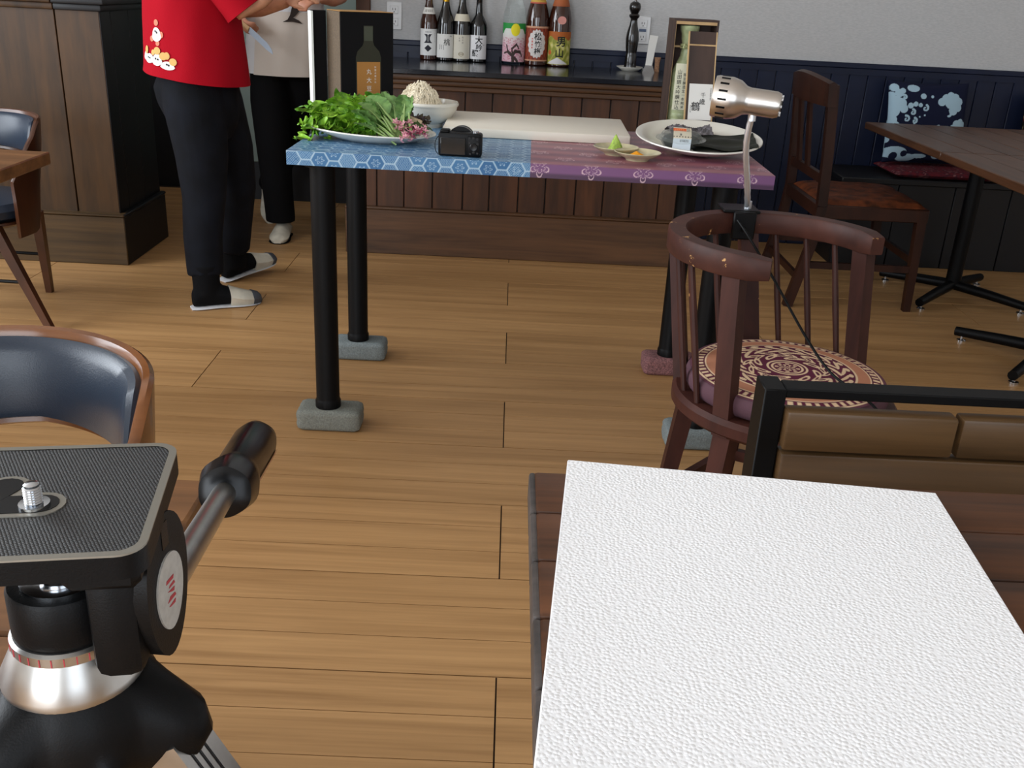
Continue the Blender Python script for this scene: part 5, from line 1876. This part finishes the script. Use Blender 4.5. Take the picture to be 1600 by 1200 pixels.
def hand(mb, wrist, dirv, palm_n, size=1.0, curl=.5, mi=0):
    """palm, four fingers and a thumb; dirv along the hand, palm_n out of the palm"""
    d = Vector(dirv).normalized(); n = Vector(palm_n); n = (n-d*n.dot(d)).normalized(); s = d.cross(n)
    W = Vector(wrist)
    L = .085*size
    rings = []
    for f, w, h in ((0, .024, .018), (.3, .033, .016), (.75, .040, .014), (1.0, .038, .012)):
        c = W+d*(L*f)
        rings.append([c+s*(w*size*math.cos(a))+n*(h*size*math.sin(a)) for a in [2*PI*k/16 for k in range(16)]])
    mb.loft(rings, mi)
    for k, (off, ln) in enumerate(((-.029, .066), (-.010, .074), (.010, .070), (.028, .055))):
        p = W+d*(L*.93)+s*(off*size)
        P = [p]; ang = 0
        for j, seg in enumerate((.44, .32, .24)):
            ang += curl*(.7 if j == 0 else .9)
            p = p+(d*math.cos(ang)+n*math.sin(ang))*(ln*size*seg); P.append(p)
        mb.tube(P, [.0095*size, .009*size, .0082*size, .0064*size], 10, mi)
    p = W+d*(L*.28)-s*(.028*size)
    P = [p, p+(d*.6-s*.6+n*.35).normalized()*.032*size, p+(d*.6-s*.6+n*.35).normalized()*.032*size+(d*.9+n*.5).normalized()*.026*size]
    P.append(P[-1]+(d*.8+n*.7+s*.2).normalized()*.02*size)
    mb.tube(P, [.0125*size, .011*size, .0095*size, .007*size], 10, mi)


def head(mb, c, rz, size=1.0):
    """head looking along local -y turned by rz, with brow, nose, lips, chin and ears"""
    M = T(*c) @ rotz(rz) @ Matrix.Scale(size, 4)
    rings = []
    for z, rx, ry, oy in ((-.105, .030, .030, -.035), (-.098, .045, .052, -.022), (-.08, .056, .070, -.012), (-.05, .064, .080, -.006), (-.02, .069, .086, 0), (.02, .073, .091, .003), (.05, .073, .091, .005), (.08, .064, .080, .006), (.1, .045, .058, .006), (.112, .02, .026, .006)):
        rings.append([Vector((rx*math.cos(a), oy+ry*math.sin(a), z)) for a in [2*PI*k/28 for k in range(28)]])
    mb.loft(rings, 0, M)
    mb.tube([(0, -.080, .012), (0, -.095, -.012), (0, -.103, -.028), (0, -.088, -.036)], [.006, .009, .012, .007], 10, 0, M)
    mb.tube([(-.02, -.073, -.056), (0, -.084, -.055), (.02, -.073, -.056)], [.004, .007, .004], 8, 0, M)
    mb.tube([(-.018, -.071, -.063), (0, -.081, -.064), (.018, -.071, -.063)], [.004, .007, .004], 8, 0, M)
    mb.tube([(-.05, -.062, .022), (-.02, -.084, .026), (.02, -.084, .026), (.05, -.062, .022)], [.006, .007, .007, .006], 8, 0, M)
    for sx in (-1, 1):
        mb.tube([(sx*.070, .004, .022), (sx*.080, .012, .012), (sx*.078, .010, -.012), (sx*.069, .0, -.030)], [.008, .012, .010, .006], 8, 0, M, flat=.5)
    return M


def face_details(p, M):
    m = MB()
    for sx in (-1, 1):
        m.lathe([(0, -.012), (.009, -.006), (.012, 0), (.009, .006), (0, .012)], 14, M=M @ T(sx*.030, -.0735, .008) @ rotx(R(90)))
    e = m.build('eyes', basic('eye_white', (216, 212, 206), .3), p)
    m = MB()
    for sx in (-1, 1): m.lathe([(0, 0), (.005, 0), (.004, .0018), (0, .002)], 12, M=M @ T(sx*.030, -.0850, .008) @ rotx(R(90)))
    m.build('iris', INK, e)


def hair_cap(p, M, mat=HAIR):
    m = MB(); rings = []
    for z, rx, ry, oy in ((-.06, .060, .052, .040), (-.03, .074, .070, .030), (.0, .079, .082, .022), (.03, .082, .092, .012), (.062, .080, .098, .006), (.09, .070, .086, .006), (.112, .048, .060, .006), (.122, .018, .022, .006)):
        rings.append([Vector((rx*math.cos(a), oy+ry*math.sin(a)*(1 if math.sin(a) > 0 else (.98 if z > .05 else .62 if z > .02 else .3)), z)) for a in [2*PI*k/28 for k in range(28)]])
    m.loft(rings, 0, M)
    return m.build('hair', mat, p)


def foot_shape(heel, ang, length=.235, w=.043, h=.07, lift=0.0, roll=0.0, sole_only=False, cut=None):
    """rings of a slipper from heel to toe"""
    rings = []
    d = Vector((math.cos(ang), math.sin(ang), 0)); s = Vector((-math.sin(ang), math.cos(ang), 0))
    for f, ww, hh in ((0, .55, .62), (.05, .75, .80), (.18, .86, 1.0), (.38, .84, .98), (.55, .92, .78), (.72, 1.0, .60), (.86, .92, .48), (.95, .68, .40), (1.0, .35, .26)):
        if cut and not (cut[0] <= f <= cut[1]): continue
        c = Vector(heel)+d*(length*f)
        zl = lift*f if lift >= 0 else -lift*(1-f)
        ring = []
        for k in range(16):
            a = 2*PI*k/16
            zz = math.sin(a)
            z = h*hh*(.5+.5*zz) if zz > -.6 else 0
            ring.append(c+s*(w*ww*math.cos(a)*(1 if zz < .2 else 1-.35*zz))+Vector((0, 0, max(0, z)+zl)))
        rings.append(ring)
    return rings


# --- person in the red shirt, seen from behind and to the side
PR = Vector((-1.055, 3.47, 0))
p = thing('person', 'person in a red printed shirt, dark trousers and pale slippers, back to us', 'person', (0, 0, 0))
m = MB()
M_h = head(m, (-1.035, 3.50, 1.45), R(55), .95)
m.loft([ell((-1.065, 3.48, 1.28), .062, .058, 20), ell((-1.055, 3.485, 1.33), .050, .050, 20), ell((-1.045, 3.49, 1.40), .048, .050, 20)])
m.loft([ell((-1.075, 3.47, .80), .105, .10, 24), ell((-1.08, 3.47, .95), .12, .115, 24), ell((-1.08, 3.475, 1.12), .14, .14, 24), ell((-1.07, 3.48, 1.25), .11, .15, 24), ell((-1.065, 3.48, 1.30), .06, .07, 24)])
# near arm: upper arm, raised forearm, hand; far arm likewise
for sh_, el, wr, dv in (((-1.045, 3.345, 1.225), (-.885, 3.375, .998), (-.765, 3.45, 1.105), (.7, .35, .6)), ((-1.08, 3.62, 1.225), (-.955, 3.67, .99), (-.80, 3.63, 1.03), (.9, -.2, .3))):
    a, b, c = Vector(sh_), Vector(el), Vector(wr)
    m.tube([a, a.lerp(b, .5), b, b.lerp(c, .35), c], [.048, .044, .036, .034, .024], 14)
    hand(m, c-(c-b).normalized()*.008, dv, (0, .3, -1), .95, .55)
# legs under the trousers
HIPZ = .80
for hx, hy, kn, an in ((-1.06, 3.40, (-1.055, 3.375, .42), (-1.055, 3.318, .07)), (-1.05, 3.545, (-1.02, 3.60, .42), (-1.05, 3.655, .09))):
    m.tube([(hx, hy, HIPZ), (hx, hy, .62), kn, (kn[0]*.5+an[0]*.5, kn[1]*.5+an[1]*.5, .24), an], [.07, .065, .05, .042, .028], 16)
body = m.build('body', SKIN, p); remesh(body, .009, 5)
face_details(p, M_h); hair_cap(p, M_h)


def red_r(z):
    zs = [.775, .80, .9, 1.0, 1.1, 1.2, 1.27, 1.31]
    rx = np.interp(z, zs, [.174, .171, .161, .155, .152, .142, .105, .062]); ry = np.interp(z, zs, [.188, .185, .172, .164, .160, .165, .14, .07])
    cx = np.interp(z, zs, [-1.083, -1.082, -1.083, -1.085, -1.08, -1.075, -1.068, -1.065])
    return cx, 3.475, rx, ry


def shirt_pt(a, z, off=0):
    cx, cy, rx, ry = red_r(z)
    fold = 1+.014*math.sin(a*5+z*9)+.01*math.sin(a*9-z*13)
    dz = .022*math.cos(a-PI)*max(0, 1-(z-.775)/.08)*1 if z < .855 else 0
    return Vector((cx+(rx*fold+off)*math.cos(a), cy+(ry*fold+off)*math.sin(a), z+dz))


m = MB()
rings = [[shirt_pt(2*PI*k/56, z, -.004) for k in range(56)] for z in (.777, .79)]
rings = [[shirt_pt(2*PI*k/56, z) for k in range(56)] for z in (.775, .78, .80, .83, .87, .92, .97, 1.02, 1.08, 1.14, 1.20, 1.24, 1.27, 1.295, 1.31)]
m.loft(rings, cap=True)
for a, b in (((-1.05, 3.35, 1.215), (-.880, 3.377, .992)), ((-1.085, 3.615, 1.215), (-.952, 3.668, .99))):
    A, B = Vector(a), Vector(b)
    m.tube([A+Vector((-.01, .03 if a[1] < 3.4 else -.03, .01)), A, A.lerp(B, .5), A.lerp(B, .86), A.lerp(B, .97)], [.05, .066, .064, .064, .066], 22)
shirt = m.build('shirt', REDC, p, sharp=60)
# prints on the shirt: white round faces and gold ovals
def decal(mb, a0, z0, ru, rv, mi=0, off=.003, lump=0, n=20):
    pts = []
    for k in range(n):
        t_ = 2*PI*k/n
        du, dv = ru*math.cos(t_), rv*math.sin(t_)
        if lump and dv < 0: du *= 1+.2
        pts.append(shirt_pt(a0+du/.16, z0+dv, off))
    mb.add([shirt_pt(a0, z0, off+.0006)]+pts, [(0, 1+k, 1+(k+1) % n) for k in range(n)], mi)


def apos(px_u):  # helper: angle on the shirt from a lateral coordinate
    return px_u


WPR = basic('shirt_print_white', (226, 224, 220), .8); GPR = basic('shirt_print_gold', (206, 164, 96), .8); TPR = basic('shirt_print_tan', (206, 122, 96), .8)
AL = R(238)      # middle of the printed area, facing the camera's left
def ad(x): return AL+x/.155
def spots(name, mat_, items, off=.003, lump=0, n=20):
    for it in items:
        mb_ = MB(); decal(mb_, ad(it[0]), it[1], it[2], it[3], off=off, lump=lump, n=n)
        mb_.build(name, mat_, shirt)
spots('tan_print', TPR, ((.010, .952, .010, .010), (.030, .916, .007, .010), (-.012, .902, .010, .009), (.014, .889, .008, .008)), .0026)
spots('white_print', WPR, ((.010, .916, .018, .022), (-.022, .838, .020, .018), (.012, .836, .017, .021), (-.044, .846, .012, .017), (.048, .820, .022, .014)), .003, 1)
spots('gold_print', GPR, ((.012, .866, .013, .012), (.034, .850, .014, .013), (.046, .852, .010, .012), (.066, .834, .013, .012), (-.04, .866, .009, .013), (-.004, .860, .008, .009)), .0035)
spots('dot_print', INK, ((.007, .926, .0032, .0036), (.013, .922, .0032, .0036), (-.026, .842, .0032, .0036), (-.018, .840, .0032, .0036), (.008, .840, .0032, .0036), (.016, .838, .0032, .0036), (.046, .824, .0032, .0036), (.052, .822, .0032, .0036)), .0042, 0, 10)
# trousers
m = MB()
m.loft([ell((-1.068, 3.475, .57), .085, .10, 28), ell((-1.075, 3.475, .63), .120, .122, 28), ell((-1.085, 3.475, .69), .138, .132, 28), ell((-1.092, 3.475, .74), .140, .135, 28), ell((-1.085, 3.475, .79), .125, .12, 28), ell((-1.08, 3.475, .86), .115, .11, 28)])
for P_, R_ in (([(-1.085, 3.405, .80), (-1.075, 3.40, .68), (-1.06, 3.385, .52), (-1.058, 3.37, .38), (-1.065, 3.345, .25), (-1.06, 3.33, .135), (-1.058, 3.325, .112)], [.095, .104, .089, .074, .067, .064, .064]),
               ([(-1.075, 3.54, .80), (-1.055, 3.55, .68), (-1.02, 3.58, .52), (-1.01, 3.605, .38), (-1.03, 3.635, .25), (-1.045, 3.65, .15), (-1.05, 3.655, .125)], [.095, .102, .087, .073, .066, .063, .063])):
    m.tube(P_, R_, 22)
tr = m.build('trousers', JEANS, p); remesh(tr, .0085, 6)
# socks and slippers
for heel, ang, lift, ank in (((-1.098, 3.28, .004), R(29), 0, (-1.055, 3.315)), ((-1.085, 3.625, .004), R(50), .035, (-1.05, 3.655))):
    m = MB(); rr_ = foot_shape((heel[0], heel[1], .012), ang, .20, .040, .085, lift)
    m.loft(rr_)
    m.tube([(ank[0], ank[1], .05), (ank[0], ank[1], .16)], [.046, .050], 18)
    so = m.build('sock', BLACKC, p); remesh(so, .006, 4)
    m = MB(); rr_ = foot_shape((heel[0]-.005, heel[1]-.003, 0), ang, .245, .046, .012, lift); m.loft(rr_)
    sl = m.build('slipper_sole', WHITEC, p)
    d_ = Vector((math.cos(ang), math.sin(ang), 0))
    m = MB(); rr_ = foot_shape((heel[0]-.002, heel[1]-.002, .004), ang, .238, .047, .092, lift, cut=(.5, 1)); m.loft(rr_)
    m.build('slipper_upper', SHOEW, p)
    m = MB(); rr_ = foot_shape((heel[0], heel[1], .004), ang, .243, .0475, .096, lift, cut=(.86, 1)); m.loft(rr_)
    m.build('slipper_toe_cap', SHOEG, p)

# --- person in white, walking towards us with a knife
p = thing('person', 'person in white kitchen clothes and black trousers carrying a knife in the passage', 'person', (0, 0, 0))
CX, CY = -.985, 4.42
m = MB()
M_h = head(m, (CX, CY-.02, 1.44), R(8), .95)
m.loft([ell((CX, CY, 1.27), .060, .056, 20), ell((CX, CY-.004, 1.32), .050, .050, 20), ell((CX, CY-.008, 1.39), .048, .050, 20)])
m.loft([ell((CX, CY, .74), .14, .10, 24), ell((CX, CY, .95), .14, .10, 24), ell((CX, CY, 1.12), .155, .11, 24), ell((CX, CY, 1.24), .15, .09, 24), ell((CX, CY, 1.29), .07, .06, 24)])
KH = Vector((-1.105, 4.205, .915))
for sh_, el, wr, dv, pn, cu in (((CX-.165, CY, 1.21), (-1.20, 4.40, .99), tuple(KH+Vector((-.035, .06, .045))), (.35, -.5, -.5), (.9, .2, -.1), .85), ((CX+.165, CY, 1.21), (-.745, 4.40, 1.03), (-.80, 4.235, 1.035), (-.5, -.75, -.12), (-.3, .3, -.9), .8)):
    a, b, c = Vector(sh_), Vector(el), Vector(wr)
    m.tube([a, a.lerp(b, .5), b, b.lerp(c, .35), c], [.048, .044, .037, .036, .025], 14)
    hand(m, c-(c-b).normalized()*.008, dv, pn, .95, cu)
m.tube([(CX-.06, CY, .80), (CX-.05, CY-.04, .42), (CX-.035, CY-.05, .07)], [.075, .05, .034], 16)
m.tube([(CX+.06, CY, .80), (CX-.02, CY+.12, .44), (CX-.17, CY+.30, .13)], [.075, .05, .034], 16)
body = m.build('body', SKIN2, p); remesh(body, .009, 5)
face_details(p, M_h); hair_cap(p, M_h)


def tunic_pt(a, z, off=0):
    zs = [.70, .74, .9, 1.05, 1.15, 1.24, 1.29]
    rx = np.interp(z, zs, [.185, .182, .168, .165, .17, .15, .08]); ry = np.interp(z, zs, [.135, .132, .122, .12, .122, .10, .065])
    f = 1+.02*math.sin(a*6+z*5)+.012*math.sin(a*11-z*9)
    return Vector((CX+(rx*f+off)*math.cos(a), CY+(ry*f+off)*math.sin(a), z))


m = MB(); m.loft([[tunic_pt(2*PI*k/48, z) for k in range(48)] for z in (.715, .73, .78, .84, .9, .97, 1.05, 1.12, 1.18, 1.24, 1.27, 1.29)])
for a, b in (((CX-.16, CY, 1.205), (-1.198, 4.40, 1.0)), ((CX+.16, CY, 1.205), (-.75, 4.40, 1.04))):
    A, B = Vector(a), Vector(b)
    m.tube([A.lerp(B, -.15), A.lerp(B, .1), A.lerp(B, .5), A.lerp(B, .95)], [.05, .064, .062, .062], 20)
tu = m.build('tunic', WHITEC, p, sharp=60)
# apron panel over the tunic and dark brush print on the chest
m = MB()
A0, A1 = R(-128), R(-42)
m.loft([[tunic_pt(A0+(A1-A0)*k/16, z, .006) for k in range(17)] for z in (.712, .78, .86, .94, .97)], closed=False, cap=False)
m.build('apron', basic('cream_apron', (198, 188, 178), .9), p)
m = MB()
def br(pts):
    n_ = len(pts)
    mb_ = [tunic_pt(R(-90)+x/.15, z, .010) for x, z in pts]
    m.add(mb_, [tuple(range(n_))])
br([(.085, 1.10), (.11, 1.12), (.085, 1.04), (.072, .99), (.05, .985), (.062, 1.03)])
br([(.05, .99), (.085, 1.0), (.078, .975), (.062, .955), (.048, .945), (.030, .935), (.042, .958)])
br([(.015, .930), (.05, .950), (.075, .938), (.088, .925), (.05, .932)])
m.build('brush_print', basic('dark_brown_print', (48, 38, 34), .8), tu)
m = MB()
m.loft([ell((CX, CY, .70), .155, .115, 28), ell((CX, CY, .80), .155, .115, 28), ell((CX, CY, .86), .15, .11, 28)])
m.tube([(CX-.075, CY-.01, .78), (CX-.07, CY-.04, .6), (CX-.055, CY-.075, .42), (CX-.045, CY-.085, .24), (CX-.04, CY-.07, .10), (CX-.04, CY-.07, .075)], [.08, .086, .077, .068, .066, .066], 20)
m.tube([(CX+.07, CY+.01, .78), (CX+.045, CY+.05, .6), (CX-.02, CY+.12, .44), (CX-.11, CY+.24, .28), (CX-.165, CY+.31, .17), (CX-.175, CY+.32, .15)], [.08, .086, .077, .068, .062, .062], 20)
tr = m.build('trousers', BLACKC, p); remesh(tr, .0085, 6)
# shoes: the front one flat, the rear one on its toe
m = MB(); m.loft(foot_shape((CX-.035, CY+.0, 0), R(-88), .20, .045, .085)); m.build('shoe', SHOEW, p)
m = MB(); m.loft(foot_shape((CX-.035, CY+.002, 0), R(-88), .206, .047, .012)); m.build('shoe_sole', BLACKC, p)
m = MB(); m.loft(foot_shape((CX-.19, CY+.37, .0), R(-78), .20, .045, .085, -.115)); m.build('shoe', SHOEW, p)
m = MB(); m.lathe([(0, 0), (.006, 0), (.006, .002), (0, .002)], 12, M=T(CX-.032, CY-.085, .068) @ rotx(R(35))); m.build('eyelet', INKR, p)

# knife in the hand
t = thing('kitchen_knife', 'kitchen knife held pointing down by the person in white', 'knife', tuple(KH))
kd = Vector((-.965, 4.10, .822))-KH
kl = kd.length; kd.normalize()
side = Vector((0, 0, 1)); side = (side-kd*side.dot(kd)).normalized(); nn = kd.cross(side)
def kp(l, w, h): return kd*l+side*w+nn*h
m = MB(); rings = [[kp(l, w*math.sin(a), .007*math.cos(a)) for a in [2*PI*k/10 for k in range(10)]] for l, w in ((-.07, .010), (-.03, .012), (.02, .010), (.035, .011))]
m.loft(rings); m.build('handle', basic('pale_wood_handle', (170, 132, 92), .6), t)
m = MB()
blade = [(.035, -.013), (.035, .012), (kl-.05, .012), (kl-.015, .004), (kl, -.010), (kl-.04, -.014)]
vs = [kp(l, w, .0009) for l, w in blade]+[kp(l, w, -.0009) for l, w in blade]
nb = len(blade)
m.add(vs, [tuple(range(nb)), tuple(reversed(range(nb, 2*nb)))]+[(k, (k+1) % nb, nb+(k+1) % nb, nb+k) for k in range(nb)])
m.build('blade', STEEL, t)
